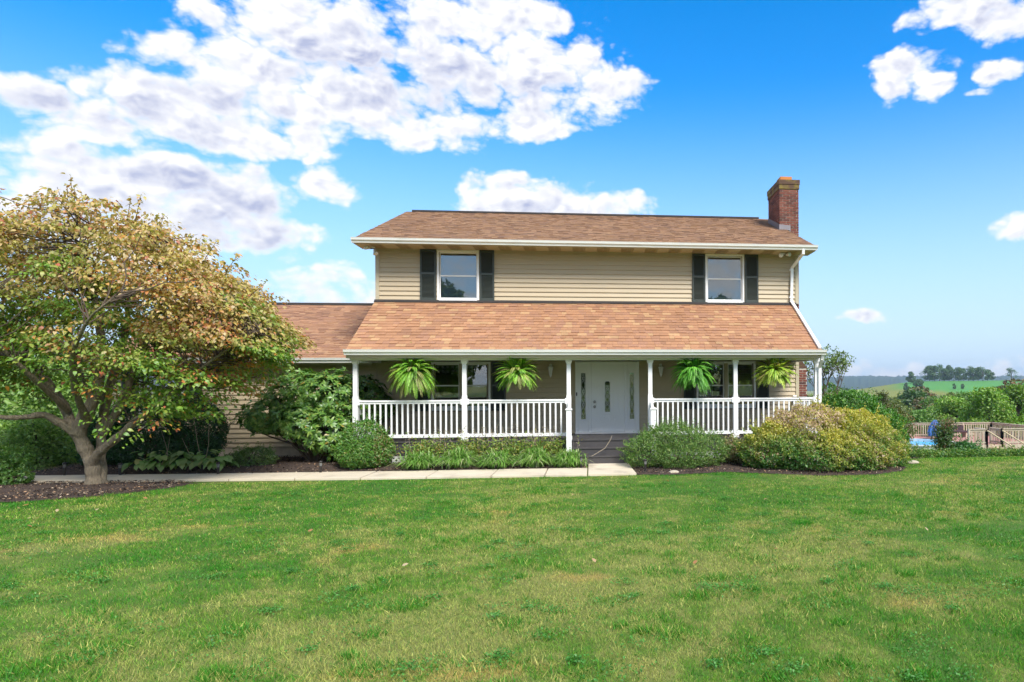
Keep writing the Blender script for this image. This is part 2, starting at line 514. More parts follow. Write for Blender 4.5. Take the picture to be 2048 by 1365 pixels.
# ------------------------------------------------------------------ the land
def in_poly(x, y, poly):
    inside = np.zeros(np.shape(x), bool); n = len(poly)
    for i in range(n):
        x0, y0 = poly[i]; x1, y1 = poly[(i + 1) % n]
        c = ((y0 > y) != (y1 > y)) & (x < (x1 - x0) * (y - y0) / (y1 - y0 + 1e-12) + x0)
        inside ^= c
    return inside


def lawn_colour(x, y):
    """patchy late-summer lawn: lush, ordinary and straw-dry turf"""
    a = fbm(x + 30, y, .33, 4); b = fbm(x - 11, y * 1.5 + 40, .8, 3); c = fbm(x, y + 90, 2.6, 2); e = fbm(x * .5 + 7, y * 1.3, 1.5, 3); f = fbm(x * 1.2, y * 1.2 + 9, 9.0, 2)
    lush = np.array((.042, .215, .016)); mid = np.array((.115, .275, .024)); dry = np.array((.330, .370, .120)); tan = np.array((.47, .36, .12))
    u = x * .80 + y * .60; v = -x * .60 + y * .80
    band = (fbm(u * .13, v * 1.15 + 60, 1.0, 3) - .5) * 2.0
    near_path = sstep(1.9, .1, np.abs(y + 4.3)) * .30
    left = sstep(-2.0, -8.5, x) * sstep(-12.5, -7.5, y) * .35
    d = np.clip((a - .46) * 2.4 + (b - .5) * 1.8 + (c - .5) * 1.4 + (f - .5) * 2.6 + .04 + band - near_path - left, 0, 1)
    g = np.clip((.47 - a) * 2.6 + (.5 - b) * 1.8 + near_path + left + (.5 - c) * 1.6 + (.5 - f) * 2.2 - band * .6, 0, 1)
    t = np.clip((e - .70) * 8, 0, 1) * np.clip(d * 2, 0, .8)
    col = mid * (1 - g[..., None]) + lush * g[..., None]
    col = col * (1 - .8 * d[..., None]) + dry * .8 * d[..., None]
    return (col * (1 - t[..., None]) + tan * t[..., None]) * np.array((1.18, 1.10, .95))


PATH_BACK = [(-11.6, -2.45), (-7.5, -2.72), (-3.8, -2.80), (0.30, -2.85)]
PATH_FRONT = [(-11.6, -3.42), (-7.5, -3.62), (-3.8, -3.86), (0.30, -3.93)]
BED_HOUSE = [(-11.7, -2.47), (-7.5, -2.74), (-3.8, -2.82), (0.26, -2.87), (.26, -1.9), (-4.9, -1.9), (-4.9, .03), (-11.7, .03)]
BED_RIGHT = [(1.26, -2.2), (1.30, -3.90), (2.0, -4.02), (3.2, -3.75), (4.1, -4.20), (4.9, -4.58), (6.0, -4.58), (6.8, -4.1), (7.35, -3.2), (7.45, -1.8), (8.9, -.9), (9.2, .6), (7.0, 1.6), (5.9, .1), (5.9, -1.9), (1.26, -1.9)]
BED_TREE = [(-13.5, -3.38), (-11.6, -3.44), (-7.7, -3.63), (-7.0, -3.95), (-7.15, -4.6), (-7.7, -5.3), (-8.5, -5.75), (-10.0, -6.0), (-13.5, -5.9)]
LANDING = [(0.30, -2.40), (1.24, -2.40), (1.28, -3.90), (0.30, -3.93)]


def land_colour(x, y):
    r = np.hypot(x - CX, y - CY)
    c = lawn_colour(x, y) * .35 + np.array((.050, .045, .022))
    far = sstep(19, 30, r)[..., None]
    mead = np.array((.085, .135, .03)) * (0.7 + .6 * fbm(x, y, .05, 4))[..., None]
    c = c * (1 - far) + mead * far
    olive = np.array((.20, .22, .055)) * (.85 + .3 * fbm(x, y, .02, 3))[..., None]
    crop = np.array((.085, .25, .06)) * (.85 + .3 * fbm(x, y, .015, 3))[..., None]
    azd = np.degrees(np.arctan2(x - CX, y - CY))
    f1 = sstep(380, 430, r)[..., None]
    edge = 560 + 35 * np.sin(azd * .35)
    f2 = sstep(edge - 6, edge + 6, r)[..., None] * sstep(24.6, 25.2, azd)[..., None]
    c = c * (1 - f1) + olive * f1
    return c * (1 - f2) + crop * f2


def make_ground():
    rs = np.concatenate([np.linspace(.2, 24, 130), np.geomspace(24.5, 7000, 120)])
    na = 420
    ang = np.linspace(0, 2 * math.pi, na, endpoint=False)
    X = CX + rs[:, None] * np.sin(ang)[None]; Y = CY + rs[:, None] * np.cos(ang)[None]
    Z = ground_z(X, Y)
    Z = Z + (fbm(X, Y, .6, 3) - .5) * .03 * sstep(3, 6, np.hypot(X - CX, Y - CY)) * (Y < -4.2)
    V = np.stack([X, Y, Z], -1).reshape(-1, 3)
    i, j = np.meshgrid(np.arange(len(rs) - 1), np.arange(na), indexing='ij')
    a = i * na + j; b = i * na + (j + 1) % na
    F = np.stack([a, a + na, b + na, b], -1).reshape(-1, 4)
    V = np.concatenate([V, [[CX, CY, gz(CX, CY)]]])
    col = land_colour(V[:, 0], V[:, 1])
    m = bpy.data.materials.new('turf'); m.use_nodes = True
    k = NT(m.node_tree); p = m.node_tree.nodes['Principled BSDF']
    at = k.n('ShaderNodeAttribute', attribute_name='col')
    geo = k.n('ShaderNodeNewGeometry')
    f = k.math('MULTIPLY_ADD', k.noise(geo.outputs['Position'], 45, 4, .7), 1.3, .35)
    f2 = k.math('MULTIPLY_ADD', k.noise(geo.outputs['Position'], 2.0, 4, .6), .6, .7)
    cm = k.n('ShaderNodeVectorMath', operation='SCALE'); k.put(cm.inputs[0], at.outputs['Color']); k.put(cm.inputs['Scale'], k.math('MULTIPLY', f, f2))
    k.put(p.inputs['Base Color'], cm.outputs[0]); p.inputs['Roughness'].default_value = .95; p.inputs['Specular IOR Level'].default_value = .1
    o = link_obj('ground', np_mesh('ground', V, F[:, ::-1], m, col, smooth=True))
    tag(o, kind='structure')


make_ground()


def make_hills():
    """wooded ridge on the far side of the valley"""
    ang = np.radians(np.arange(-80, 100, .12)); na = len(ang)
    rows = [(2300, -30), (2600, -8), (2900, 14), (3150, 27), (3400, 34), (3700, 26)]
    V = []
    for q, (r, h) in enumerate(rows):
        x = CX + r * np.sin(ang); y = CY + r * np.cos(ang)
        n = fbm(np.degrees(ang) * 10, np.full(na, q * 3.3), .02, 3) - .5
        n2 = RNG.random(na) * 6 + (vnoise(np.degrees(ang) * 10, np.full(na, q * 9.), .9) - .5) * 6
        V.append(np.stack([x, y, h + 46 * n * (h > 0) + n2 * (h > -20)], -1))
    V = np.concatenate(V); F = []
    for q in range(len(rows) - 1):
        a = np.arange(na - 1) + q * na
        F.append(np.stack([a, a + 1, a + 1 + na, a + na], -1))
    m = material('wooded_ridge', (.035, .06, .03), .95, var=.45, vscale=.02, spec=.05)
    o = link_obj('hills', np_mesh('hills', V, np.concatenate(F), m, smooth=False)); tag(o, kind='structure')


make_hills()


def poly_sheet(name, poly, lift, mat, res=.12, mound=0.0):
    """ground sheet cut to an outline, lying just above the land"""
    P = np.array(poly); x0, y0 = P.min(0); x1, y1 = P.max(0)
    import bmesh
    bm = bmesh.new()
    vs = [bm.verts.new((p[0], p[1], 0)) for p in poly]
    bm.faces.new(vs)
    for ax, lo, hi in ((0, x0, x1), (1, y0, y1)):
        t = math.ceil(lo / res) * res + res * .37
        while t < hi:
            co = [0, 0, 0]; no = [0, 0, 0]; co[ax] = t; no[ax] = 1
            bmesh.ops.bisect_plane(bm, geom=bm.verts[:] + bm.edges[:] + bm.faces[:], plane_co=co, plane_no=no)
            t += res
    for v in bm.verts:
        e = min(dist_edge(v.co.x, v.co.y, poly), .5) / .5
        v.co.z = gz(v.co.x, v.co.y) + lift + mound * e + (.02 * (float(fbm(v.co.x, v.co.y, 3.0, 3)) - .5) * e if mound else 0)
    bm.normal_update()
    for f in bm.faces:
        if f.normal.z < 0: f.normal_flip()
        f.smooth = True
    me = bpy.data.meshes.new(name); bm.to_mesh(me); bm.free()
    me.materials.append(mat)
    return link_obj(name, me)


def dist_edge(x, y, poly):
    b = 9e9
    for i in range(len(poly)):
        ax, ay = poly[i]; bx, by = poly[(i + 1) % len(poly)]
        dx, dy = bx - ax, by - ay
        t = max(0, min(1, ((x - ax) * dx + (y - ay) * dy) / (dx * dx + dy * dy + 1e-9)))
        b = min(b, math.hypot(x - ax - t * dx, y - ay - t * dy))
    return b


for nm, poly in (('bed_by_house', BED_HOUSE), ('bed_by_bushes', BED_RIGHT), ('bed_round_tree', BED_TREE)):
    tag(poly_sheet('mulch_' + nm, poly, .012, M['mulch'], .2, .035), kind='structure')


def chips(name, poly, n, seed, bright):
    """loose bark chips and dead leaves on the bed"""
    r = np.random.default_rng(seed)
    P = np.array(poly); lo = P.min(0); hi = P.max(0)
    q = r.uniform(lo, hi, (n * 3, 2)); q = q[in_poly(q[:, 0], q[:, 1], poly)][:n]
    n = len(q)
    z = ground_z(q[:, 0], q[:, 1]) + .045
    a = r.uniform(0, 6.28, n); L = r.uniform(.02, .06, n); W = L * r.uniform(.25, .55, n)
    D = np.stack([np.cos(a), np.sin(a), r.normal(0, .35, n)], 1); S = np.stack([-np.sin(a), np.cos(a), r.normal(0, .35, n)], 1)
    C = np.stack([q[:, 0], q[:, 1], z], 1)
    V = np.stack([C - D * L[:, None] * .5, C + S * W[:, None] * .5 + [0, 0, .006], C + D * L[:, None] * .5, C - S * W[:, None] * .5], 1).reshape(-1, 3)
    F = np.arange(4 * n).reshape(-1, 4)
    base = np.array([(.05, .04, .035), (.10, .075, .055), (.03, .026, .026), (.32, .20, .12), (.45, .36, .26)])
    pr = np.array([.36, .26, .2, .10 * bright, .06 * bright]); pr /= pr.sum()
    c = base[r.choice(5, n, p=pr)] * r.uniform(.7, 1.3, (n, 1))
    o = link_obj(name, np_mesh(name, V, F, M['chip'], np.repeat(c, 4, 0)))
    return o


tag(chips('mulch_chips', BED_TREE, 9000, 1, 2.2), 'dark bark chips and dead leaves strewn on the bed under the dogwood', 'mulch', kind='stuff')
tag(chips('mulch_chips', BED_HOUSE, 9000, 2, 1.2), 'brown bark chips strewn on the bed between walkway and house', 'mulch', kind='stuff')
tag(chips('mulch_chips', BED_RIGHT, 9000, 3, 1.4), 'dark bark chips strewn on the bed under the yellow bush', 'mulch', kind='stuff')


def make_walkway():
    root = thing('walkway', 'pale concrete garden walkway of poured slabs leading to the porch steps', 'walkway', (-4, -3.3, 0), kind='structure')
    def edge(pts, x):
        xs = [p[0] for p in pts]; ys = [p[1] for p in pts]
        return float(np.interp(x, xs, ys))
    xs = [-11.6, -10.35, -9.1, -7.85, -6.6, -5.35, -4.1, -2.85, -1.6, -.55, .30]
    for a, b in zip(xs[:-1], xs[1:]):
        g = .011
        quad = [(a + g, edge(PATH_FRONT, a)), (b - g, edge(PATH_FRONT, b)), (b - g, edge(PATH_BACK, b)), (a + g, edge(PATH_BACK, a))]
        mb = MB(); t = rnd.uniform(-.003, .003)
        mb.prism_z(quad, -.08, .040 + t)
        mb.build('slab', M['concrete'], root, bevel=.006)
    mb = MB(); mb.prism_z([(.312, -3.93), (1.28, -3.90), (1.24, -2.93), (.312, -2.93)], -.08, .042); mb.build('slab', M['concrete'], root, bevel=.006)
    mb = MB()
    vs = [(.312, -2.92, .042), (1.24, -2.92, .042), (1.20, -2.38, .105), (.312, -2.38, .105), (.312, -2.92, -.1), (1.24, -2.92, -.1), (1.20, -2.38, -.1), (.312, -2.38, -.1)]
    mb.add(vs, [(0, 1, 2, 3), (4, 7, 6, 5), (0, 4, 5, 1), (1, 5, 6, 2), (2, 6, 7, 3), (3, 7, 4, 0)])
    mb.build('slab', M['concrete'], root, bevel=.006)


make_walkway()

# ------------------------------------------------------------------ the house
LW, RW = -4.93, 5.86          # gable walls of the two-storey block
WL = -11.0                    # end of the low wing
RIDGE_Y, RIDGE_Z = 4.27, 7.25
EAVE_Y, EAVE_Z = -.64, 5.36
DECK = .58
PITCH = (RIDGE_Z - EAVE_Z) / (RIDGE_Y - EAVE_Y)

house = thing('house', 'tan sided two-storey house with brown shingle roof, front porch and low side wing', 'house', (0, 0, 0))


def walls():
    # wall cores with window and door openings, gables, floor
    mb = MB()
    def core(x0, x1, z0, z1, holes, y0=.003, y1=.12):
        xs = sorted({x0, x1, *[h[0] for h in holes], *[h[1] for h in holes]}); zs = sorted({z0, z1, *[h[2] for h in holes], *[h[3] for h in holes]})
        for a, b in zip(xs[:-1], xs[1:]):
            for c, d in zip(zs[:-1], zs[1:]):
                mx, mz = (a + b) / 2, (c + d) / 2
                if not any(h[0] < mx < h[1] and h[2] < mz < h[3] for h in holes):
                    mb.box(a, b, y0, y1, c, d)
    core(LW, RW, 0.0, 5.30, [(-3.40, -2.47, 4.0, 5.22), (3.42, 4.35, 4.0, 5.2), (-3.52, -2.24, 1.25, 2.4), (3.2, 4.62, 1.25, 2.4), (.03, 1.57, .6, 2.4)])
    core(WL, LW, 0.0, 2.46, [(-10.35, -9.45, 1.2, 2.2)])
    by = 2 * RIDGE_Y
    mb.box(LW, RW, by - .12, by, 0, 5.30); mb.box(WL, LW, by - .12, by, 0, 2.46)
    zt = lambda y, e, r: e + (y - EAVE_Y) * (r - e) / (RIDGE_Y - EAVE_Y) - .12
    for x0, x1, top, e, r in ((LW, LW + .1, 5.3, EAVE_Z, RIDGE_Z), (RW - .1, RW, 5.3, EAVE_Z, RIDGE_Z), (WL, WL + .1, 2.46, 2.50, 4.34)):
        mb.prism_x([(.003, 0), (by, 0), (by, top), (RIDGE_Y, r - .12), (.003, top)], x0, x1)
    mb.box(WL, RW, .12, by - .12, 2.55, 2.62)
    mb.build('wall_core', M['wallcore'], house)
    mb = MB(); mb.box(WL - .02, LW, -.012, .1, 0.0, .345); mb.box(LW, RW, -.01, .1, 0, .4); mb.build('foundation', M['concrete'], house)


walls()


def siding():
    H = .1168
    cache = {}
    def board(x0, x1, z0, h=H):
        key = (round(x1 - x0, 3), round(h, 4))
        if key not in cache:
            L = x1 - x0; mb = MB()
            mb.prism_x([(-.031, 0), (-.031, .014), (-.006, h), (0.0, h), (0.0, 0)], 0, L)
            cache[key] = mb.mesh('siding_board', M['siding'])
        link_obj('siding_board', cache[key], house, (x0, rnd.uniform(-.001, .001), z0))
    one = board
    def board(x0, x1, z0, h=H):
        # long runs are lapped from two or more lengths
        while x1 - x0 > 3.8:
            cut = x0 + rnd.choice((1.3, 1.9, 2.5, 3.1, 3.66))
            if x1 - cut < .5: break
            one(x0, cut + .012, z0, h); x0 = cut
        one(x0, x1, z0, h)
    z = 3.975; k = 0
    while z < 5.27:
        h = min(H, 5.285 - z)
        for a, b in ((LW + .075, -3.45), (-2.42, 3.37), (4.40, RW - .075)):
            board(a, b, z, h)
        z += H
    z = DECK + .01
    while z < 2.42:
        h = min(H, 2.45 - z)
        if z + H < 1.20: segs = ((LW + .01, -.02), (1.62, RW - .075))
        else: segs = ((LW + .01, -3.60), (-2.15, -.02), (1.62, 3.12), (4.70, RW - .075))
        for a, b in segs: board(a, b, z, h)
        z += H
    z = .345
    while z < 2.42:
        h = min(H, 2.45 - z)
        if z + H < 1.16 or z > 2.24: segs = ((WL + .07, LW),)
        else: segs = ((WL + .07, -10.42), (-9.38, LW))
        for a, b in segs: board(a, b, z, h)
        z += H
    for x0, x1, z0, z1 in ((LW - .012, LW + .08, 3.95, 5.29), (RW - .08, RW + .012, 3.95, 5.29), (RW - .08, RW + .012, .5, 2.46), (WL - .012, WL + .075, .34, 2.46)):
        mb = MB(); mb.box(x0, x1, -.042, .06, z0, z1); mb.build('corner_board', M['trim_tan'], house, bevel=.004)


siding()


def shingle_roof(name, x0, x1, y0, z0, y1, z1, exposure, pal, weights, parts_n, seed, tabw=(.11, .24)):
    """a slope running from the eave (y0,z0) up to (y1,z1), laid with single tabs course by course"""
    r = random.Random(seed)
    part = group_of(house, name)
    L = math.hypot(y1 - y0, z1 - z0); dy, dz = (y1 - y0) / L, (z1 - z0) / L; ny, nz = -dz, dy
    mb = MB()
    q = lambda s, t: (y0 + dy * s + ny * t, z0 + dz * s + nz * t)
    mb.add([(x0, *q(-.01, -.012)), (x1, *q(-.01, -.012)), (x1, *q(L, -.012)), (x0, *q(L, -.012)), (x0, *q(-.01, -.05)), (x1, *q(-.01, -.05)), (x1, *q(L, -.05)), (x0, *q(L, -.05))],
           [(0, 1, 2, 3), (4, 7, 6, 5), (0, 4, 5, 1), (1, 5, 6, 2), (2, 6, 7, 3), (3, 7, 4, 0)])
    mb.build('roof_deck', M['wallcore'], part)
    n = int(math.ceil(L / exposure)); ex = L / n
    meshes = {}
    rest = MB(); count = 0
    for i in range(n):
        s0 = i * ex - .012; s1 = min(s0 + ex * 1.55, L)
        x = x0 - r.uniform(0, .2)
        prev = None
        while x < x1 - .02:
            wd = r.choice((.12, .15, .18, .22)) if parts_n else r.uniform(*tabw)
            a, b = max(x, x0) + .001, min(x + wd, x1) - .001
            lift = r.choice((.016, .018, .026)); ci = r.choices(range(len(pal)), weights)[0]
            patch = float(fbm(np.array(x * .8), np.array(s0 * 1.1 + seed * 7), .8, 2))
            base = pal[ci]; jit = r.uniform(.93, 1.07) * (.92 + .16 * patch)
            c = tuple(v * jit for v in base)
            full = x > x0 and x + wd < x1
            def tab(m2, a, b, oy, oz, col):
                P = lambda s, t: (oy + dy * s + ny * t, oz + dz * s + nz * t)
                vs = [(a, *P(s0 if oy else 0, lift)), (b, *P(s0 if oy else 0, lift)), (b, *P(s1 if oy else s1 - s0, .003)), (a, *P(s1 if oy else s1 - s0, .003)),
                      (a, *P(s0 if oy else 0, 0)), (b, *P(s0 if oy else 0, 0)), (b, *P(s1 if oy else s1 - s0, -.004)), (a, *P(s1 if oy else s1 - s0, -.004))]
                m2.add(vs, [(0, 1, 2, 3), (4, 7, 6, 5), (0, 4, 5, 1), (1, 5, 6, 2), (2, 6, 7, 3), (3, 7, 4, 0)], col)
            if count < parts_n and full and b > a + .05:
                jq = round(jit * 8) / 8
                key = (round(wd, 3), lift, ci, jq, s1 - s0 > ex * 1.5)
                if key not in meshes:
                    mm = MB(); tab(mm, 0, wd - .003, 0, 0, tuple(v * jq for v in base)); meshes[key] = mm.mesh('shingle', M['shingle'])
                link_obj('shingle', meshes[key], part, (a, y0 + dy * s0, z0 + dz * s0))
                count += 1
            elif b > a + .01:
                tab(rest, a, b, y0, z0, c)
            x += wd
    o = rest.build('shingles', M['shingle'], part); o['kind'] = 'stuff'
    return part


PAL_P = [(.385, .205, .113), (.36, .19, .105), (.345, .185, .113), (.43, .26, .138), (.32, .17, .10)]
PAL_M = [(.295, .175, .105), (.27, .16, .097), (.325, .20, .115), (.24, .145, .092), (.215, .13, .088)]
PAL_W = [(.37, .205, .12), (.34, .19, .115), (.41, .24, .14), (.31, .17, .11), (.28, .155, .10)]
shingle_roof('porch_roof', -4.955, 5.79, -2.09, 2.615, -.004, 3.945, .1395, PAL_P, (34, 26, 18, 14, 8), 300, 1)
shingle_roof('main_roof', -5.27, 6.15, EAVE_Y, EAVE_Z, RIDGE_Y, RIDGE_Z, .14, PAL_M, (30, 26, 18, 16, 10), 0, 2, (.10, .22))
shingle_roof('wing_roof', WL - .3, LW + .02, -.40, 2.50, RIDGE_Y, 4.34, .14, PAL_W, (32, 26, 16, 16, 10), 0, 3, (.12, .26))


def roof_trim():
    # rear slopes, ridge vents, flashing line, rakes, gutters, soffits
    by = 2 * RIDGE_Y
    mb = MB(); mb.add([(-5.27, RIDGE_Y, RIDGE_Z), (6.15, RIDGE_Y, RIDGE_Z), (6.15, by + .64, EAVE_Z), (-5.27, by + .64, EAVE_Z)], [(0, 1, 2, 3)], (.22, .12, .08))
    mb.add([(WL - .3, RIDGE_Y, 4.34), (LW, RIDGE_Y, 4.34), (LW, by + .4, 2.5), (WL - .3, by + .4, 2.5)], [(0, 1, 2, 3)], (.28, .14, .09))
    mb.build('rear_roof', M['shingle'], house)
    mb = MB(); mb.prism_x([(RIDGE_Y - .13, RIDGE_Z - .02), (RIDGE_Y + .13, RIDGE_Z - .02), (RIDGE_Y + .12, RIDGE_Z + .035), (RIDGE_Y, RIDGE_Z + .065), (RIDGE_Y - .12, RIDGE_Z + .035)], -5.1, 5.86)
    mb.build('ridge_vent', M['ridge'], house)
    mb = MB(); mb.prism_x([(RIDGE_Y - .13, 4.31), (RIDGE_Y + .13, 4.31), (RIDGE_Y + .12, 4.37), (RIDGE_Y, 4.40), (RIDGE_Y - .12, 4.37)], WL - .2, LW)
    mb.build('ridge_vent', M['ridge'], house)
    mb = MB(); mb.prism_x([(-.10, 3.905), (-.027, 3.95), (-.027, 3.985), (-.045, 3.985), (-.105, 3.925)], LW - .03, RW - .06); mb.build('wall_flashing', M['ridge'], house)
    # gutters: K-style
    def gutter(x0, x1, y, zt):
        pr = [(y + .10, zt - .115), (y + .03, zt - .12), (y + .02, zt - .085), (y - .012, zt - .055), (y - .02, zt - .022), (y - .028, zt), (y - .012, zt), (y - .01, zt - .012), (y + .094, zt - .016), (y + .094, zt), (y + .10, zt)]
        mb = MB(); mb.prism_x(pr, x0, x1); mb.build('gutter', M['gutter'], house)
    gutter(-5.29, 6.17, -.73, 5.375)
    gutter(-4.97, 5.86, -2.20, 2.625)
    gutter(WL - .32, LW - .03, -.49, 2.515)
    # fascias
    for x0, x1, y, z0, z1 in ((-5.26, 6.14, -.628, 5.245, 5.335), (-4.95, 5.80, -2.098, 2.44, 2.575), (WL - .3, LW - .02, -.382, 2.36, 2.48)):
        mb = MB(); mb.box(x0, x1, y, y + .025, z0, z1); mb.build('fascia', M['trim_tan'], house)
    # soffit panels of the upper eave, alternately plain and vented
    cache = {}
    x = -5.24; i = 0
    while x < 6.05:
        w = min(.305, 6.13 - x)
        key = (i % 2, round(w, 3))
        if key not in cache:
            mb = MB(); c = (1, 1, 1) if i % 2 == 0 else (.74, .70, .60)
            mb.box(0, w - .008, -.60, 0, 0, .01, c); mb.box(.0, .012, -.60, 0, -.006, 0, c); mb.box(w / 2 - .006, w / 2 + .006, -.60, 0, -.006, 0, c)
            if i % 2:
                for q in range(min(9, int((w - .05) / .03))): mb.box(.02 + q * .03, .034 + q * .03, -.58, -.02, -.003, 0, (.5, .46, .36))
            cache[key] = mb.mesh('soffit_panel', M['soffit'])
        link_obj('soffit_panel', cache[key], house, (x, 0, 5.252)); x += .305; i += 1
    mb = MB(); mb.box(LW + .08, RW - .08, -.034, -.004, 5.222, 5.251); mb.build('frieze_board', M['trim_tan'], house)
    # gable overhangs and rake boards
    for sx, x0, x1 in ((-1, -5.27, LW), (1, RW, 6.15)):
        mb = MB(); zz = lambda y: EAVE_Z + (y - EAVE_Y) * PITCH
        y0, y1 = -.60, RIDGE_Y
        mb.add([(x0, y0, 5.248), (x1, y0, 5.248), (x1, y1, zz(y1) - .18), (x0, y1, zz(y1) - .18), (x0, 0.05, 5.248), (x1, .05, 5.248)], [(0, 4, 5, 1), (4, 3, 2, 5)])
        mb.build('gable_soffit', M['soffit'], house)
        xo = x0 if sx < 0 else x1
        mb = MB()
        for ya, yb in ((EAVE_Y + .03, RIDGE_Y), (by + .64, RIDGE_Y)):
            za, zb = EAVE_Z, RIDGE_Z
            xi, xk = (xo, xo + .02) if sx < 0 else (xo - .02, xo)
            mb.add([(xi, ya, za - .115), (xk, ya, za - .115), (xk, ya, za - .015), (xi, ya, za - .015), (xi, yb, zb - .20), (xk, yb, zb - .20), (xk, yb, zb - .02), (xi, yb, zb - .02)],
                   [(0, 1, 2, 3), (4, 7, 6, 5), (0, 4, 5, 1), (1, 5, 6, 2), (2, 6, 7, 3), (3, 7, 4, 0)])
        mb.build('rake_board', M['trim_tan'], house)
    # porch roof ends and ceiling beam
    for x0, x1 in ((-4.95, -4.93), (5.77, 5.79)):
        mb = MB(); mb.prism_x([(-2.07, 2.44), (-.03, 2.44), (-.03, 3.88), (-2.07, 2.57)], x0, x1); mb.build('porch_gable', M['trim_tan'], house)
    mb = MB(); mb.box(-4.90, 5.76, -2.065, -.03, 2.47, 2.49); mb.build('porch_ceiling', M['trim_tan'], house)
    mb = MB(); mb.box(-4.94, 5.80, -1.88, -1.74, 2.40, 2.47); mb.build('porch_beam', M['white'], house)
    for x in (-4.94, 5.66):
        mb = MB(); mb.box(x, x + .13, -1.74, -.03, 2.40, 2.468); mb.build('porch_beam', M['white'], house)
    mb = MB(); mb.box(WL - .28, LW - .01, -.36, -.03, 2.37, 2.39); mb.build('wing_soffit', M['soffit'], house)


roof_trim()


def downspouts():
    def pipe(pts, w=.075, d=.055):
        mb = MB()
        for a, b in zip(pts[:-1], pts[1:]):
            a = np.array(a, float); b = np.array(b, float); e = (b - a) / np.linalg.norm(b - a) * .022
            mb.bar(a - e, b + e, w, d, up=(0, 1, 0.01))
        mb.build('downspout', M['white'], house, bevel=.008)
    pipe([(5.80, -.68, 5.27), (5.80, -.66, 5.17), (5.68, -.085, 4.90), (5.66, -.075, 4.06)])
    up = lambda y: 2.615 + (y + 2.09) * (3.945 - 2.615) / (2.086)
    pipe([(5.66, -.075, 4.02), (5.70, -.16, up(-.16) + .06), (5.74, -2.06, up(-2.06) + .055)])
    pipe([(5.80, -2.12, 2.50), (5.79, -2.07, 2.40), (5.80, -1.885, 2.22), (5.80, -1.885, .35)])
    for z in (4.82, 4.1):
        mb = MB(); mb.box(5.60, 5.72, -.112, -.106, z, z + .03); mb.build('pipe_strap', M['white'], house)


downspouts()


def window(x0, x1, z0, z1, sashes, glass, inside, trim=.045, meet=None):
    """hung window: outer frame, sash bars, panes set back"""
    part = group_of(house, 'window')
    mb = MB(); fy0, fy1 = -.045, .11
    mb.box(x0, x0 + trim, fy0, fy1, z0, z1); mb.box(x1 - trim, x1, fy0, fy1, z0, z1)
    mb.box(x0 + trim, x1 - trim, fy0, fy1, z1 - trim, z1); mb.box(x0 + trim, x1 - trim, fy0 - .015, fy1, z0, z0 + trim * 1.3)
    mb.build('frame', M['white'], part, bevel=.004)
    n = sashes; wd = (x1 - x0 - 2 * trim - (n - 1) * .085) / n
    for i in range(n):
        a = x0 + trim + i * (wd + .085); b = a + wd
        if i:
            m2 = MB(); m2.box(a - .085, a, fy0 + .002, fy1, z0 + trim * 1.3, z1 - trim); m2.build('mullion', M['trim_tan'], part, bevel=.004)
        zm = meet or (z0 + z1) / 2; zb, zt = z0 + trim * 1.3, z1 - trim
        for j, (c, d, y) in enumerate(((zb, zm + .015, .012), (zm - .015, zt, .035))):
            s = MB(); t = .032
            s.box(a, a + t, y, y + .022, c, d); s.box(b - t, b, y, y + .022, c, d)
            s.box(a + t, b - t, y, y + .022, c, c + t + (.012 if j == 0 else 0)); s.box(a + t, b - t, y, y + .022, d - t, d)
            s.build('sash', M['white'], part, bevel=.003)
            g = MB(); g.box(a + t - .004, b - t + .004, y + .010, y + .014, c + t - .004, d - t + .004); g.build('pane', glass, part)
        if inside: inside(part, a, b, zb, zt, i)
    return part


def shutter(x0, x1, z0, z1):
    part = group_of(house, 'shutter')
    f = MB(); t = .045; y0, y1 = -.062, -.030
    f.box(x0, x0 + t, y0, y1, z0, z1); f.box(x1 - t, x1, y0, y1, z0, z1)
    zm = z0 + (z1 - z0) * .53
    for c, d in ((z0, z0 + .07), (zm - .03, zm + .03), (z1 - .06, z1)): f.box(x0 + t, x1 - t, y0 + .001, y1, c, d)
    f.build('frame', M['shutter'], part, bevel=.003)
    s = MB()
    for c, d in ((z0 + .07, zm - .03), (zm + .03, z1 - .06)):
        z = c + .012
        while z < d - .008:
            s.obox(((x0 + x1) / 2, -.044, z), ((x1 - x0) / 2 - t + .003, 0, 0), (0, .010, .010), (0, .002, -.002)); z += .030
    s.build('louvers', M['shutter'], part)
    b = MB(); b.box(x0 + .02, x1 - .02, -.034, -.028, z0 + .02, z1 - .02); b.build('backing', M['shutter'], part)


def blind_upper(part, a, b, zb, zt, i):
    m = MB(); m.box(a - .02, b + .02, .085, .09, zb - .03, zt - .085); m.build('sky_tinted_blind', M['blind'], part)
    m = MB(); m.box(a - .03, b + .03, .118, .14, zb - .05, zt + .05); m.build('room_darkness', M['dark'], part)  # black panel stands for the unlit room in the gap above the blind


def inside_left(part, a, b, zb, zt, i):
    # dark checked valance
    m = MB(); n = 11; w = (b - a + .04) / n; z0 = zt - .27
    for q in range(n):
        for r_ in range(5):
            lit = q % 2 and r_ % 2
            c = (.30, .30, .28) if lit else ((.05, .05, .05) if (q + r_) % 2 else (.014, .014, .014))
            wob = .012 * math.sin(q * 1.9)
            m.box(a - .02 + q * w, a - .02 + (q + 1) * w, .15 + wob, .155 + wob, z0 + r_ * .055, z0 + (r_ + 1) * .055, c)
    m.build('valance', M['check'], part)


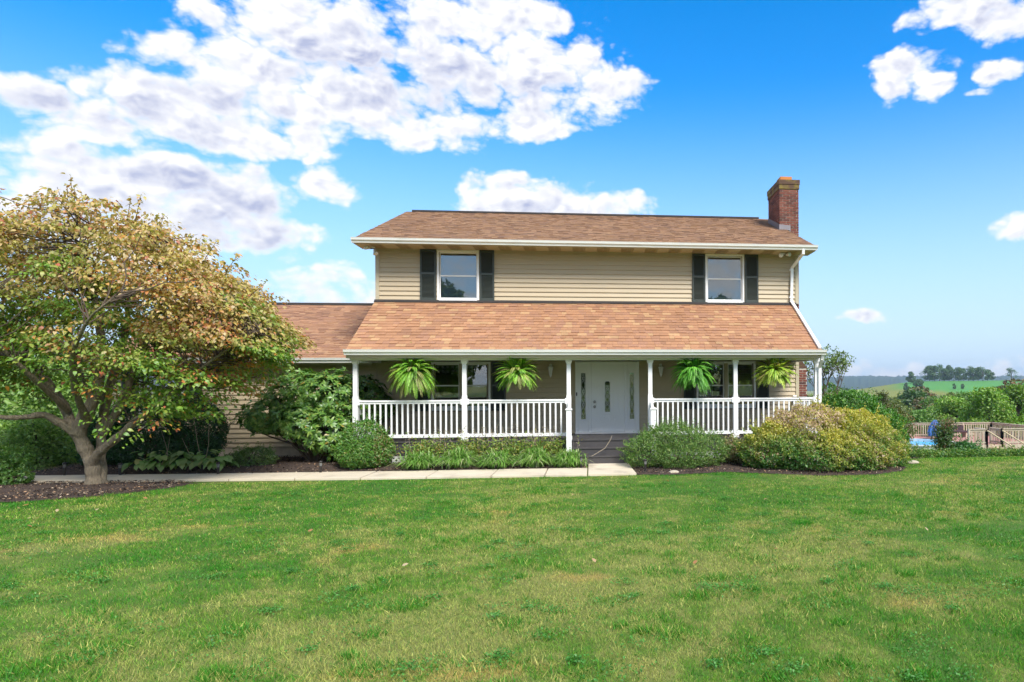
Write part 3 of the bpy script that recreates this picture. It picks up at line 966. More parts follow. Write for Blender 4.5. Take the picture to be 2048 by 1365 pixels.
def inside_right(part, a, b, zb, zt, i):
    m = MB(); z = zt
    lo = zb + (zt - zb) * (.52 if i else .62)
    while z > lo:
        m.obox(((a + b) / 2, .16, z), ((b - a) / 2, 0, 0), (0, .018, -.012), (0, .0008, .0012)); z -= .045
    m.build('blind_slats', M['slatblind'], part)
    if i == 0:
        m = MB(); n = 26; pts = [(a - .01 + (b - a) * .62 * q / n, .22 + .018 * math.sin(q * 1.7)) for q in range(n + 1)]
        for p, q in zip(pts[:-1], pts[1:]):
            m.add([(p[0], p[1], zb - .3), (q[0], q[1], zb - .3), (q[0], q[1], zt), (p[0], p[1], zt)], [(0, 1, 2, 3)])
        m.build('curtain', M['curtain'], part, smooth=True)


window(-3.45, -2.42, 3.945, 5.245, 1, M['glass_up'], blind_upper, meet=4.60)
window(3.37, 4.40, 3.955, 5.245, 1, M['glass_up'], blind_upper, meet=4.60)
window(-3.60, -2.15, 1.20, 2.43, 2, M['glass'], inside_left, .05, meet=1.83)
window(3.12, 4.70, 1.20, 2.43, 2, M['glass'], inside_right, .05, meet=1.80)
window(-10.42, -9.38, 1.17, 2.22, 1, M['glass'], None, .05)
for a, b, c, d in ((-3.86, -3.47, 3.96, 5.25), (-2.40, -2.04, 3.96, 5.25), (3.02, 3.36, 3.97, 5.24), (4.42, 4.78, 3.97, 5.24),
                   (-3.985, -3.62, 1.19, 2.43), (-2.13, -1.77, 1.19, 2.43), (2.78, 3.10, 1.19, 2.43), (4.72, 5.05, 1.19, 2.43), (-10.8, -10.44, 1.17, 2.22), (-9.36, -9.0, 1.17, 2.22)):
    shutter(a, b, c, d)
mb = MB(); mb.box(LW + .15, RW - .15, 4.0, 4.1, .5, 5.2); mb.box(WL + .15, LW, 3.0, 3.1, .4, 2.5); mb.build('inner_partition', M['wallcore'], house)


def entry():
    part = group_of(house, 'entry_door')
    z0, zt = DECK + .035, 2.43
    # door surround
    mb = MB()
    for a, b in ((-.02, .05), (.315, .385), (1.245, 1.315), (1.55, 1.62)): mb.box(a, b, -.055, .09, z0 - .02, zt)
    mb.box(.05, 1.55, -.050, .09, zt - .05, zt)
    mb.build('door_frame', M['door'], part, bevel=.005)
    mb = MB(); mb.box(-.03, 1.63, -.14, .09, DECK, z0); mb.build('threshold', M['white'], part, bevel=.005)
    # slab with an arched glass light
    gx0, gx1, gz0, gz1 = .735, .865, 1.13, 1.92
    mb = MB(); y0, y1 = -.018, .03
    for a, b, c, d in ((.387, gx0, z0 + .005, zt - .052), (gx1, 1.243, z0 + .005, zt - .052), (gx0, gx1, z0 + .005, gz0), (gx0, gx1, gz1, zt - .052)): mb.box(a, b, y0, y1, c, d)
    mb.build('door_slab', M['door'], part)
    # raised mouldings
    def ring(a, b, c, d, t=.016, y=-.018, h=.009, arch=False, mb=None):
        mb.box(a, a + t, y - h, y, c, d); mb.box(b - t, b, y - h, y, c, d); mb.box(a + t, b - t, y - h, y, c, c + t)
        if not arch: mb.box(a + t, b - t, y - h, y, d - t, d)
    mb = MB()
    ring(.71, .89, 1.07, 1.86, .022, h=.014, arch=True, mb=mb)
    pts = [(.80 + .079 * math.cos(t), -.026, 1.86 + .079 * math.sin(t)) for t in np.linspace(0, math.pi, 13)]
    mb.tube(pts, .012, 6)
    for a, b in ((.50, .68), (.92, 1.10)):
        ring(a, b, 1.08, 1.80, mb=mb); ring(a + .03, b - .03, 1.11, 1.77, .008, mb=mb)
    for a, b, c, d in ((.53, .69, .86, 1.0), (.71, .89, .83, 1.04), (.91, 1.07, .86, 1.0)):
        ring(a, b, c, d, mb=mb); mb.box(a + .04, b - .04, -.024, -.018, c + .04, d - .04)
    mb.build('panel_moulding', M['door'], part, bevel=.003)
    mb = MB(); mb.box(gx0 - .01, gx1 + .01, .004, .010, gz0 - .01, gz1 + .01); mb.build('pane', M['glass'], part)
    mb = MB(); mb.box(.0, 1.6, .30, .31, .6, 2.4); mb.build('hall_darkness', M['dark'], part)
    def came(mb, cx, w, a, b, y=0.0):
        for sgn, ph in ((1, 0), (-1, 0), (1, .9), (-1, .9)):
            pts = []
            for t in np.linspace(0, 1, 40):
                pts.append((cx + sgn * (w / 2 - .006) * math.sin(2 * math.pi * t * 1.5 + ph) * (.95), y, a + (b - a) * t))
            mb.tube(pts, .0058, 4)
        for z in (a - .05, a - .02, b + .02, b + .05): mb.box(cx - w / 2, cx + w / 2, y - .003, y + .003, z - .003, z + .003)
        mb.box(cx - .003, cx + .003, y - .003, y + .003, a - .05, a - .02); mb.box(cx - .003, cx + .003, y - .003, y + .003, b + .02, b + .05)
    mb = MB(); came(mb, .80, .13, gz0 + .06, gz1 - .16, .002); mb.build('lead_came', M['lead'], part)
    for z in (1.40, 1.27):
        mb = MB(); mb.lathe([(.034, 0), (.034, .012), (.018, .016), (.018, .03), (.030, .038), (.032, .055), (.02, .066), (.002, .068)], n=14)
        o = mb.build('door_knob' if z < 1.35 else 'deadbolt', M['nickel'], part, smooth=True)
        o.rotation_euler = (math.pi / 2, 0, 0); o.location = (.47, -.018, z)
    for a, b, nm in ((.05, .315, 'l'), (1.315, 1.55, 'r')):
        sl = group_of(house, 'sidelight')
        gx0, gx1 = (a + b) / 2 - .057, (a + b) / 2 + .057; c, d = .95, 2.13
        mb = MB()
        for p, q, e, f in ((a, gx0, z0, zt - .05), (gx1, b, z0, zt - .05), (gx0, gx1, z0, c), (gx0, gx1, d, zt - .05)): mb.box(p, q, -.012, .04, e, f)
        mb.build('panel', M['door'], sl)
        mb = MB(); ring(gx0 - .022, gx1 + .022, c - .022, d + .022, .022, y=-.012, h=.012, mb=mb); mb.build('glass_bead', M['door'], sl, bevel=.003)
        mb = MB(); mb.box(gx0, gx1, .006, .012, c, d); mb.build('pane', M['glass'], sl)
        mb = MB(); came(mb, (a + b) / 2, .114, c + .08, d - .08, .003); mb.build('lead_came', M['lead'], sl)
    mb = MB(); mb.box(.0, .028, -.07, -.055, 1.55, 1.64); mb.build('doorbell', M['black'], house, bevel=.004)


entry()


def porch():
    # deck boards
    mb0 = {}
    y = -1.975; i = 0
    while y < -.05:
        w = min(.138, -.03 - y)
        k = round(w, 3)
        if k not in mb0:
            m = MB(); m.box(-4.92, 5.84, 0, w - .005, -.028, 0); mb0[k] = m.mesh('deck_board', M['deck'])
        link_obj('deck_board', mb0[k], house, (0, y, DECK)); y += .138
    for a, b in ((-4.90, -.05), (1.74, 5.82)):
        mb = MB(); mb.box(a, b, -1.955, -1.925, .26, DECK - .03); mb.build('deck_skirt', M['deck'], house, bevel=.003)
    mb = MB(); mb.box(5.80, 5.83, -1.92, -.03, .26, DECK - .03); mb.box(-4.90, -4.87, -1.92, -.03, .26, DECK - .03); mb.build('deck_skirt', M['deck'], house)
    # lattice under the skirt
    cache = []
    for s in (1, -1):
        m = MB(); m.obox((0, 0, 0), (.125 * s, 0, .125), (0, .003, 0), (.014, 0, -.014 * s)); cache.append(m.mesh('lattice_slat', M['lattice']))
    lat = group_of(house, 'lattice')
    for a, b in ((-4.80, -.10), (1.85, 5.75)):
        x = a
        while x < b:
            for q, s in enumerate((0, 1)): link_obj('lattice_slat', cache[s], lat, (x, -1.942 + .007 * q, .165))
            x += .115
    for a, b in ((-4.88, -.05), (1.74, 5.82)):
        mb = MB(); mb.box(a, b, -1.952, -1.93, .235, .259); mb.box(a, b, -1.952, -1.93, .06, .09); mb.build('lattice_rail', M['lattice'], lat)
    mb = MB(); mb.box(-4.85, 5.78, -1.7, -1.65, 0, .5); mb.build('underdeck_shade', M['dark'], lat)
    # steps
    st = group_of(house, 'porch_steps')
    xs0, xs1 = -.05, 1.74
    zs = [DECK, .415, .255, .10]
    for i in range(3):
        yf = -1.955 - .28 * i
        mb = MB(); mb.box(xs0, xs1, yf, yf + .022, zs[i + 1] - (.0 if i < 2 else .05), zs[i] - .030); mb.build('riser', M['deck'], st)
        if i < 2:
            for j in range(2):
                mb = MB(); mb.box(xs0, xs1, yf - .30 + j * .152, yf - .30 + j * .152 + .148, zs[i + 1] - .028, zs[i + 1]); mb.build('tread', M['deck'], st, bevel=.004)
    for x in (xs0, xs1 - .04):
        mb = MB(); mb.prism_x([(-1.93, .02), (-1.93, DECK - .04), (-1.96, DECK - .04), (-2.235, .385), (-2.51, .22), (-2.51, .02)], x + .002, x + .038); mb.build('stringer', M['deck'], st)
    # posts
    px = [-4.84, -2.47, -.13, 1.75, 3.77, 5.74]
    post = MB(); h = 2.40 - DECK; a = .054; b = .046
    post.box(-a, a, -a, a, 0, .98)
    v = []
    for (w_, z) in ((a, .98), (b, 1.03), (b, h - .09), (a + .012, h - .045)):
        v.append([(-w_, -w_, z), (w_, -w_, z), (w_, w_, z), (-w_, w_, z)])
    vs = [p for ring in v for p in ring]
    fs = [(r_ * 4 + j, r_ * 4 + (j + 1) % 4, r_ * 4 + 4 + (j + 1) % 4, r_ * 4 + 4 + j) for r_ in range(3) for j in range(4)]
    post.add(vs, fs)
    post.box(-.072, .072, -.072, .072, h - .045, h)
    post.prism_z([(-.072, -.072), (.072, -.072), (.072, .072), (-.072, .072)], 0, .07)
    pm = post.mesh('porch_post', M['white'])
    for x in px:
        o = link_obj('porch_post', pm, house, (x, -1.81, DECK))
    # railings
    bal = MB(); bal.box(-.0175, .0175, -.0175, .0175, 0, .70); bmesh_ = bal.mesh('baluster', M['white'])
    def railing(p, q):
        part = group_of(house, 'railing')
        p = np.array(p, float); q = np.array(q, float); d = q - p; L = np.linalg.norm(d); d /= L
        z = DECK
        t = MB(); t.bar((*p, z + .905), (*q, z + .905), .085, .035); t.bar((*p, z + .865), (*q, z + .865), .045, .050); t.build('top_rail', M['white'], part, bevel=.004)
        t = MB(); t.bar((*p, z + .115), (*q, z + .115), .045, .075); t.build('bottom_rail', M['white'], part, bevel=.004)
        for s in (0, 1):
            e = p + d * (.0 if s == 0 else L); e2 = e + d * (.035 if s == 0 else -.035)
            t = MB(); t.bar((*e, z + .88), (*e2, z + .88), .10, .13); t.build('rail_bracket', M['white'], part, bevel=.006)
            t = MB(); t.bar((*e, z + .115), (*e2, z + .115), .06, .10); t.build('rail_bracket', M['white'], part, bevel=.006)
        n = max(2, int(round(L / .122)))
        for i in range(1, n):
            c = p + d * L * i / n
            o = link_obj('baluster', bmesh_, part, (c[0], c[1], z + .145))
            o.rotation_euler.z = math.atan2(d[1], d[0])
    for i, j in ((0, 1), (1, 2), (3, 4), (4, 5)): railing((px[i] + .054, -1.81), (px[j] - .054, -1.81))
    railing((px[0], -1.756), (px[0], -.05)); railing((px[5], -1.756), (px[5], -.05))
    # stair newels with short rails
    for x in (-.115, 1.775):
        nw = group_of(house, 'stair_newel')
        mb = MB(); mb.box(x - .057, x + .057, -2.38, -2.266, .02, 1.27); mb.build('newel_post', M['white'], nw, bevel=.004)
        mb = MB(); mb.box(x - .075, x + .075, -2.398, -2.248, 1.27, 1.295)
        mb.add([(x - .07, -2.393, 1.295), (x + .07, -2.393, 1.295), (x + .07, -2.253, 1.295), (x - .07, -2.253, 1.295), (x, -2.323, 1.335)], [(0, 1, 4), (1, 2, 4), (2, 3, 4), (3, 0, 4)])
        mb.build('newel_cap', M['white'], nw)
        mb = MB(); mb.bar((x, -2.27, 1.18), (x, -1.86, 1.44), .06, .05); mb.build('stair_rail', M['white'], nw, bevel=.004); mb = MB(); mb.bar((x, -2.27, .55), (x, -1.86, .80), .045, .05); mb.build('stair_rail', M['white'], nw, bevel=.004)
        for y in (-2.17, -2.07, -1.97):
            zz = .58 + (y + 2.27) * .63
            o = link_obj('baluster', bmesh_, nw, (x, y, zz - .02)); o.scale.z = .9


porch()


def chimney():
    part = group_of(house, 'chimney')
    X0, X1, Y0, Y1 = 5.94, 6.52, 2.0, 3.26
    core = MB(); core.box(X0 + .012, X1 - .012, Y0 + .012, Y1 - .012, 0, 7.70); core.box(X1 - .02, 6.74, Y0 + .012, Y1 - .012, 0, 2.3)
    core.build('mortar_core', M['mortar'], part)
    bl, bh, bd, j = .195, .057, .092, .015
    pal = [(.19, .068, .05), (.155, .056, .043), (.23, .09, .065), (.12, .05, .042), (.09, .045, .04)]
    cache = {}; cnt = [0]; rest = MB()
    def brick(x, y, z, L, along, show):
        ci = rnd.choices(range(5), (34, 26, 18, 14, 8))[0]
        key = (round(L, 3), along, ci)
        sx, sy = (L, bd) if along == 'x' else (bd, L)
        if show and cnt[0] < 300:
            if key not in cache:
                m = MB(); m.box(0, sx, 0, sy, 0, bh, pal[ci]); cache[key] = m.mesh('brick', M['brick'])
            link_obj('brick', cache[key], part, (x, y, z)); cnt[0] += 1
        else:
            rest.box(x, x + sx, y, y + sy, z, z + bh, pal[ci])
    def face(u0, u1, fix, along, z0, z1, vis):
        z = z0; row = 0
        while z + bh < z1:
            u = u0 - (0 if row % 2 == 0 else bl / 2)
            while u < u1 - .01:
                a = max(u, u0); b = min(u + bl, u1)
                if b - a > .03:
                    if along == 'x': brick(a, fix + rnd.uniform(-.002, .002), z, b - a, 'x', vis(a, z))
                    else: brick(fix + rnd.uniform(-.002, .002), a, z, b - a, 'y', vis(a, z))
                u += bl + j
            z += bh + j; row += 1
    face(X0, X1, Y0, 'x', .1, 7.64, lambda a, z: z > 5.9 or (z > 3.6 and a > 6.35))
    face(X1 + .003, 6.75, Y0 + .002, 'x', .1, 2.30, lambda a, z: z > .9)
    face(Y0 + bd + j, Y1, X0, 'y', 5.95, 7.64, lambda a, z: z > 6.4 + (a - 2.2) * .36)
    face(Y0 + bd + j, Y1, X1 - bd, 'y', .1, 7.64, lambda a, z: False)
    rest.build('bricks', M['brick'], part)['kind'] = 'stuff'
    sh = MB(); sh.prism_y([(X1 - .02, 2.30), (6.755, 2.30), (X1 + .0, 2.62), (X1 - .02, 2.62)], Y0 - .002, Y1); sh.build('shoulder', M['moss'], part)
    for e, a, b in ((.022, 7.59, 7.722), (.035, 7.7225, 7.865)):
        cp = MB(); cp.box(X0 - e, X1 + e, Y0 - e, Y1 + e, a, b); cp.build('corbel', M['moss'], part, bevel=.008)
    fl = MB()
    for a, b, c, d in ((6.03, 6.38, 2.2, 2.23), (6.03, 6.38, 2.57, 2.6), (6.03, 6.06, 2.23, 2.57), (6.35, 6.38, 2.23, 2.57)): fl.box(a, b, c, d, 7.86, 8.02)
    fl.build('flue_liner', M['clay'], part)
    # flashing stepped along the slope
    zr = lambda y: EAVE_Z + (y - EAVE_Y) * PITCH
    f = MB(); e = .012
    f.add([(X0 - e, Y0 - e, zr(Y0) - .02), (X0 - e, Y1, zr(Y1) - .02), (X0 - e, Y1, zr(Y1) + .17), (X0 - e, Y0 - e, zr(Y0) + .17)], [(0, 1, 2, 3)])
    f.add([(X0 - e, Y0 - e, zr(Y0) - .05), (6.27, Y0 - e, zr(Y0) - .05), (6.27, Y0 - e, zr(Y0) + .14), (X0 - e, Y0 - e, zr(Y0) + .17)], [(0, 1, 2, 3)])
    f.add([(X0 - .08, Y0 - .1, zr(Y0 - .1) + .02), (6.25, Y0 - .1, zr(Y0 - .1) + .02), (6.25, Y0, zr(Y0) + .022), (X0 - .08, Y0, zr(Y0) + .022)], [(0, 1, 2, 3)])
    f.build('flashing', M['flash'], part)


chimney()


def fixtures():
    for x in (-.64, 2.18):
        part = group_of(house, 'wall_lantern')
        z = 2.225; y = -.14
        mb = MB(); mb.box(x - .035, x + .035, -.045, -.026, z - .02, z + .14); mb.tube([(x, -.04, z + .05), (x, -.09, z + .13), (x, y, z + .15)], .009, 6); mb.build('bracket', M['white'], part)
        mb = MB(); mb.lathe([(.004, .13), (.012, .11), (.05, .075), (.075, .055), (.07, .045), (.01, .045)], (x, y, z), 6); mb.build('cap', M['white'], part)
        mb = MB(); mb.lathe([(.022, -.13), (.055, .045)], (x, y, z), 6); mb.build('glass_body', M['lampglass'], part)
        mb = MB()
        for q in range(6):
            a = q * math.pi / 3; mb.tube([(x + .024 * math.cos(a), y + .024 * math.sin(a), z - .13), (x + .060 * math.cos(a), y + .060 * math.sin(a), z + .05)], .006, 4)
        mb.lathe([(.002, -.20), (.012, -.185), (.012, -.165), (.032, -.15), (.03, -.13), (.005, -.125)], (x, y, z), 8)
        mb.build('cage', M['white'], part)
    def flood(x, z, dirs):
        part = group_of(house, 'flood_light')
        mb = MB(); mb.lathe([(.05, 0), (.05, -.02), (.02, -.03)], (x, -.24, z), 12); mb.build('base_plate', M['white'], part)
        for d in dirs:
            d = np.array(d, float); d /= np.linalg.norm(d); s = np.array((x, -.24, z - .03))
            p = s + np.array((d[0] * .08, -.02, -.015))
            mb = MB(); mb.tube([s, p, p + d * .05], .012, 6); mb.build('arm', M['black'], part)
            mb = MB(); mb.tube([p + d * .04, p + d * .06, p + d * .10, p + d * .15, p + d * .16], [.028, .032, .04, .062, .058], 14); mb.build('bulb', M['frost'], part, smooth=True)
    flood(-4.93, 5.245, ((-.55, -.75, .05), (.35, -.3, -.9)))
    flood(5.40, 5.245, ((-.45, -.85, -.2), (.5, -.8, .0)))


fixtures()
# ------------------------------------------------------------------ foliage tools
def unit(a):
    return a / (np.linalg.norm(a, axis=-1, keepdims=True) + 1e-9)


def leaf_arrays(P, D, N, L, W, col, fold=.22, curl=.25, simple=False, tipcol=None):
    """leaves at P pointing along D with blade normal N; a leaf is four triangles (or one folded quad)"""
    n = len(P); D = unit(D); S = unit(np.cross(D, N)); N = np.cross(S, D)
    L = np.broadcast_to(L, (n,))[:, None]; W = np.broadcast_to(W, (n,))[:, None]
    curl = np.broadcast_to(curl, (n,))[:, None]
    b = P
    l = P + D * L * .45 + S * W * .5 + N * W * fold
    r_ = P + D * L * .45 - S * W * .5 + N * W * fold
    t = P + D * L - N * L * curl
    if not simple:
        # oval blade bent along its length
        c2 = .34 * curl
        l1 = P + D * L * .28 + S * W * .46 + N * W * fold * .7; r1 = P + D * L * .28 - S * W * .46 + N * W * fold * .7
        l2 = P + D * L * .68 + S * W * .42 + N * (W * fold * .6 - L * c2); r2 = P + D * L * .68 - S * W * .42 + N * (W * fold * .6 - L * c2)
        V = np.stack([b, l1, r1, l2, r2, t], 1).reshape(-1, 3)
        F = (np.arange(n)[:, None, None] * 6 + np.array([[[0, 2, 1], [1, 2, 4], [1, 4, 3], [3, 4, 5]]])).reshape(-1, 3)
        C = np.repeat(col, 6, 0)
        if tipcol is not None: C.reshape(n, 6, 3)[:, 3:] = tipcol[:, None, :]
        return V, F, C
    if simple:
        V = np.stack([b, l, t, r_], 1).reshape(-1, 3)
        F = (np.arange(n)[:, None] * 4 + np.array([[0, 1, 2, 3]])).reshape(-1, 4)
        F = np.concatenate([F[:, [0, 1, 2]], F[:, [0, 2, 3]]])
        C = np.repeat(col, 4, 0)
    else:
        m = P + D * L * .5
        V = np.stack([b, l, m, r_, t], 1).reshape(-1, 3)
        F = (np.arange(n)[:, None, None] * 5 + np.array([[[0, 2, 1], [0, 3, 2], [1, 2, 4], [2, 3, 4]]])).reshape(-1, 3)
        C = np.repeat(col, 5, 0)
        if tipcol is not None: C.reshape(n, 5, 3)[:, [1, 3, 4]] = tipcol[:, None, :]
    return V, F, C


def leaf_object(name, parts, mat, parent=None):
    V = []; F = []; C = []; o = 0
    for v, f, c in parts:
        V.append(v); F.append(f + o); C.append(c); o += len(v)
    return link_obj(name, np_mesh(name, np.concatenate(V), np.concatenate(F), mat, np.concatenate(C)), parent)


def rand_dir(r, n):
    return unit(r.normal(size=(n, 3)))


def pick(r, n, pal, w, jit=.2):
    pal = np.array(pal); w = np.array(w, float); w /= w.sum()
    return pal[r.choice(len(pal), n, p=w)] * r.uniform(1 - jit, 1 + jit, (n, 1))


def lobe_points(r, n, lobes, inner=.25, lump=.16, zmin=None):
    """points near the surface of a union of lumpy ellipsoids, with outward direction"""
    lb = np.array(lobes, float)
    area = (lb[:, 3] * lb[:, 4] + lb[:, 4] * lb[:, 5] + lb[:, 3] * lb[:, 5])
    k = r.choice(len(lb), n, p=area / area.sum())
    u = rand_dir(r, n)
    ph = k * 2.1
    bump = np.sin(u[:, 0] * 7 + ph) * np.sin(u[:, 1] * 6 + ph * 1.7) * np.cos(u[:, 2] * 8 + ph) + .6 * np.sin(u[:, 0] * 15 + u[:, 2] * 13 + ph)
    rad = 1 + lump * bump * .7 - np.abs(r.normal(0, inner * .5, n))
    P = lb[k, :3] + u * lb[k, 3:] * rad[:, None]
    keep = np.ones(n, bool)
    for j in range(len(lb)):
        q = (P - lb[j, :3]) / lb[j, 3:]
        keep &= ~((k != j) & ((q ** 2).sum(1) < (1 - inner * 1.4) ** 2))
    if zmin is not None: keep &= P[:, 2] > zmin(P[:, 0], P[:, 1]) if callable(zmin) else P[:, 2] > zmin
    nrm = unit(u / lb[k, 3:])
    return P[keep], nrm[keep]


def stems(name, base, tips, mat, parent, r0=.02, r1=.004, seed=0, sag=.1):
    r = np.random.default_rng(seed); mb = MB(); base = np.array(base)
    for t in tips:
        t = np.array(t); b = base + np.array([r.normal(0, .06), r.normal(0, .06), -.03])
        m1 = b + (t - b) * .35 + r.normal(0, .05, 3) + [0, 0, .1]; m2 = b + (t - b) * .7 + r.normal(0, .05, 3) + [0, 0, sag]
        mb.tube([b, m1, m2, t], np.linspace(r0, r1, 4), 5)
    return mb.build(name, mat, parent, smooth=True)


def shrub(name, label, cat, lobes, n, leaf, pal, w, seed, group=None, mat='leaf', droop=0., simple=True, lump=.16, colfn=None, nstem=14, inner=.25, up=.3, aspect=.55, shoots=120):
    r = np.random.default_rng(seed)
    lb = np.array(lobes); bx, by = lb[:, 0].mean(), lb[:, 1].mean(); bz = gz(bx, by)
    root = thing(name, label, cat, (bx, by, bz), group)
    P, Nr = lobe_points(r, n, lobes, inner, lump, lambda x, y: ground_z(x, y) + .03)
    m = len(P)
    col = pick(r, m, pal, w)
    if colfn is not None: col = colfn(P, Nr, col, r)
    D = unit(Nr * .75 + rand_dir(r, m) * .8 + np.array([0, 0, up - droop]))
    N = unit(Nr + rand_dir(r, m) * .7 + np.array([0, 0, .4]))
    L = leaf * r.uniform(.65, 1.3, m)
    arrs = [leaf_arrays(P - D * L[:, None] * .3, D, N, L, L * aspect, col, .2, .25, simple)]
    if shoots:
        # stray shoots standing out of the outline
        Q, Qn = lobe_points(r, shoots * 2, lobes, .05, lump, lambda x, y: ground_z(x, y) + .2)
        Q = Q[:shoots]; Qn = Qn[:shoots]; q = len(Q); ln = r.uniform(.06, .24, q) * (leaf / .045)
        sd = unit(Qn * .7 + np.array([0, 0, .8]) + r.normal(0, .3, (q, 3)))
        t = np.repeat(np.linspace(.1, 1, 9)[None], q, 0)
        SP = (Q[:, None] + sd[:, None] * (ln[:, None] * t)[..., None]).reshape(-1, 3) + r.normal(0, .006, (q * 9, 3))
        SDn = unit(np.repeat(sd, 9, 0) * .5 + rand_dir(r, q * 9))
        SL = leaf * r.uniform(.6, 1.1, q * 9)
        sc_ = pick(r, q * 9, pal, w) * 1.12
        if colfn is not None: sc_ = colfn(SP, np.repeat(Qn, 9, 0), sc_, r)
        arrs.append(leaf_arrays(SP, SDn, rand_dir(r, q * 9) + [0, 0, .6], SL, SL * aspect, sc_, .2, .25, simple))
    leaf_object('foliage', arrs, M[mat], root)
    tips, _ = lobe_points(r, nstem * 3, lobes, .5, 0)
    stems('stems', (bx, by, bz), tips[:nstem], M['twig'], root, .022, .005, seed)
    return root


# ------------------------------------------------------------------ dogwood on the left
def dogwood():
    r = np.random.default_rng(21)
    root = thing('dogwood_tree', 'large spreading dogwood tree with green, gold and russet autumn leaves', 'tree', (-8.8, -4.0, 0))
    limbs = {
        'trunk': ([(-8.76, -4.0, -.08), (-8.78, -4.0, .12), (-8.8, -4.0, .39), (-8.91, -4.0, .67), (-9.03, -4.0, .91), (-9.1, -4.0, 1.14)], (.17, .132, .118, .115, .108, .09)),
        'second': ([(-8.68, -3.92, -.08), (-8.70, -3.9, .1), (-8.75, -3.85, .47), (-8.78, -3.8, .84), (-8.83, -3.75, 1.04)], (.11, .085, .078, .074, .068)),
        'L1': ([(-9.05, -4.0, .95), (-8.95, -4.0, 1.25), (-8.82, -3.95, 1.6), (-8.73, -3.9, 2.01), (-8.69, -3.9, 2.53), (-8.77, -3.9, 3.27), (-8.87, -4.0, 4.19), (-9.08, -4.0, 5.01)], (.13, .12, .105, .09, .075, .055, .035, .012)),
        'L2': ([(-9.05, -4.0, .93), (-9.28, -4.1, 1.19), (-9.5, -4.2, 1.35), (-9.72, -4.3, 1.29), (-9.97, -4.5, 1.3), (-10.6, -4.8, 1.55), (-11.2, -5.0, 1.9)], (.085, .07, .06, .05, .04, .03, .012)),
        'L3': ([(-9.12, -4.0, 1.05), (-9.34, -3.9, 1.46), (-9.6, -3.8, 1.78), (-9.86, -3.7, 2.07), (-10.24, -3.6, 2.45), (-10.75, -3.5, 2.93), (-11.25, -3.4, 3.41)], (.09, .08, .07, .06, .045, .03, .012)),
        'R1': ([(-8.78, -3.8, .92), (-8.67, -3.8, 1.14), (-8.51, -3.8, 1.35), (-8.43, -3.7, 1.64), (-8.38, -3.6, 2.02), (-8.24, -3.5, 2.55), (-7.99, -3.5, 3.13), (-7.72, -3.6, 3.89), (-7.58, -3.6, 4.57)], (.08, .075, .07, .065, .055, .045, .035, .022, .01)),
        'R2': ([(-8.86, -3.98, .15), (-8.80, -4.03, .40), (-8.63, -4.12, .60), (-8.44, -4.2, .75), (-8.14, -4.3, .93), (-7.84, -4.4, 1.19), (-7.51, -4.5, 1.4), (-7.03, -4.6, 1.77), (-6.47, -4.7, 2.22), (-5.92, -4.8, 2.57), (-5.5, -4.8, 2.85)], (.07, .085, .085, .08, .075, .065, .05, .04, .028, .02, .01)),
        'R3': ([(-8.83, -3.75, 1.0), (-8.86, -3.6, 1.4), (-8.9, -3.4, 1.83), (-8.83, -3.2, 2.42), (-8.75, -3.1, 3.16), (-8.62, -3.2, 3.94), (-8.33, -3.4, 4.69)], (.085, .08, .07, .06, .045, .03, .012)),
        'B1': ([(-8.9, -3.6, 1.6), (-9.0, -3.0, 2.18), (-8.8, -2.3, 2.82), (-8.4, -1.8, 3.5), (-7.8, -1.6, 4.1)], (.06, .05, .04, .025, .01)),
        'F1': ([(-8.86, -4.1, 1.28), (-8.5, -4.9, 1.85), (-8.1, -5.5, 2.4), (-7.5, -6.0, 2.95), (-6.9, -6.2, 3.3)], (.07, .055, .04, .025, .01)),
        'F2': ([(-9.2, -4.0, 1.4), (-9.15, -4.9, 2.0), (-9.2, -5.6, 2.6), (-9.3, -6.0, 3.2)], (.06, .045, .03, .01)),
        'B2': ([(-8.99, -3.7, 1.5), (-9.9, -2.8, 2.28), (-10.6, -2.1, 3.14), (-11.0, -1.8, 4.0)], (.06, .05, .03, .01)),
    }
    tr = MB(); skel = []
    for nm, (p, rad) in limbs.items():
        p = np.array(p, float)
        t = np.linspace(0, len(p) - 1, len(p) * 4)
        q = np.stack([np.interp(t, np.arange(len(p)), p[:, i]) for i in range(3)], 1)
        for _ in range(2): q[1:-1] = (q[:-2] + 2 * q[1:-1] + q[2:]) / 4
        rr = np.interp(t, np.arange(len(p)), rad)
        rr = rr * (1 + .07 * np.sin(t * 5.1 + len(nm)) + r.normal(0, .035, len(t)))
        q = q + r.normal(0, .06, q.shape) * rr[:, None]
        tr.tube(q, rr, 12 if rad[0] > .07 else 7)
        skel.append(np.concatenate([q, rr[:, None]], 1))
    tk = tr.build('trunk', M['bark'], root, smooth=True)
    rm = tk.modifiers.new('fuse', 'REMESH'); rm.mode = 'VOXEL'; rm.voxel_size = .017; rm.use_smooth_shade = True
    sm = tk.modifiers.new('even', 'SMOOTH'); sm.factor = .5; sm.iterations = 3
    skel = np.concatenate(skel)
    top = np.array([(-11.6, 4.1), (-10.84, 4.72), (-10.34, 5.0), (-9.84, 4.82), (-9.5, 5.05), (-9.16, 5.2), (-8.91, 5.1), (-8.65, 5.0), (-8.31, 5.05), (-7.88, 4.86), (-7.53, 4.62), (-7.0, 4.28), (-6.4, 3.9), (-5.95, 3.35), (-5.65, 2.95), (-5.5, 2.75)])
    bot = np.array([(-11.6, 1.75), (-10.86, 1.55), (-10.36, 1.75), (-9.86, 2.2), (-9.52, 2.15), (-9.1, 1.95), (-8.41, 1.80), (-7.98, 1.45), (-7.55, 1.25), (-7.0, 1.35), (-6.6, 1.55), (-6.25, 2.0), (-5.95, 2.4), (-5.7, 2.45), (-5.5, 2.6)])
    clusters = []
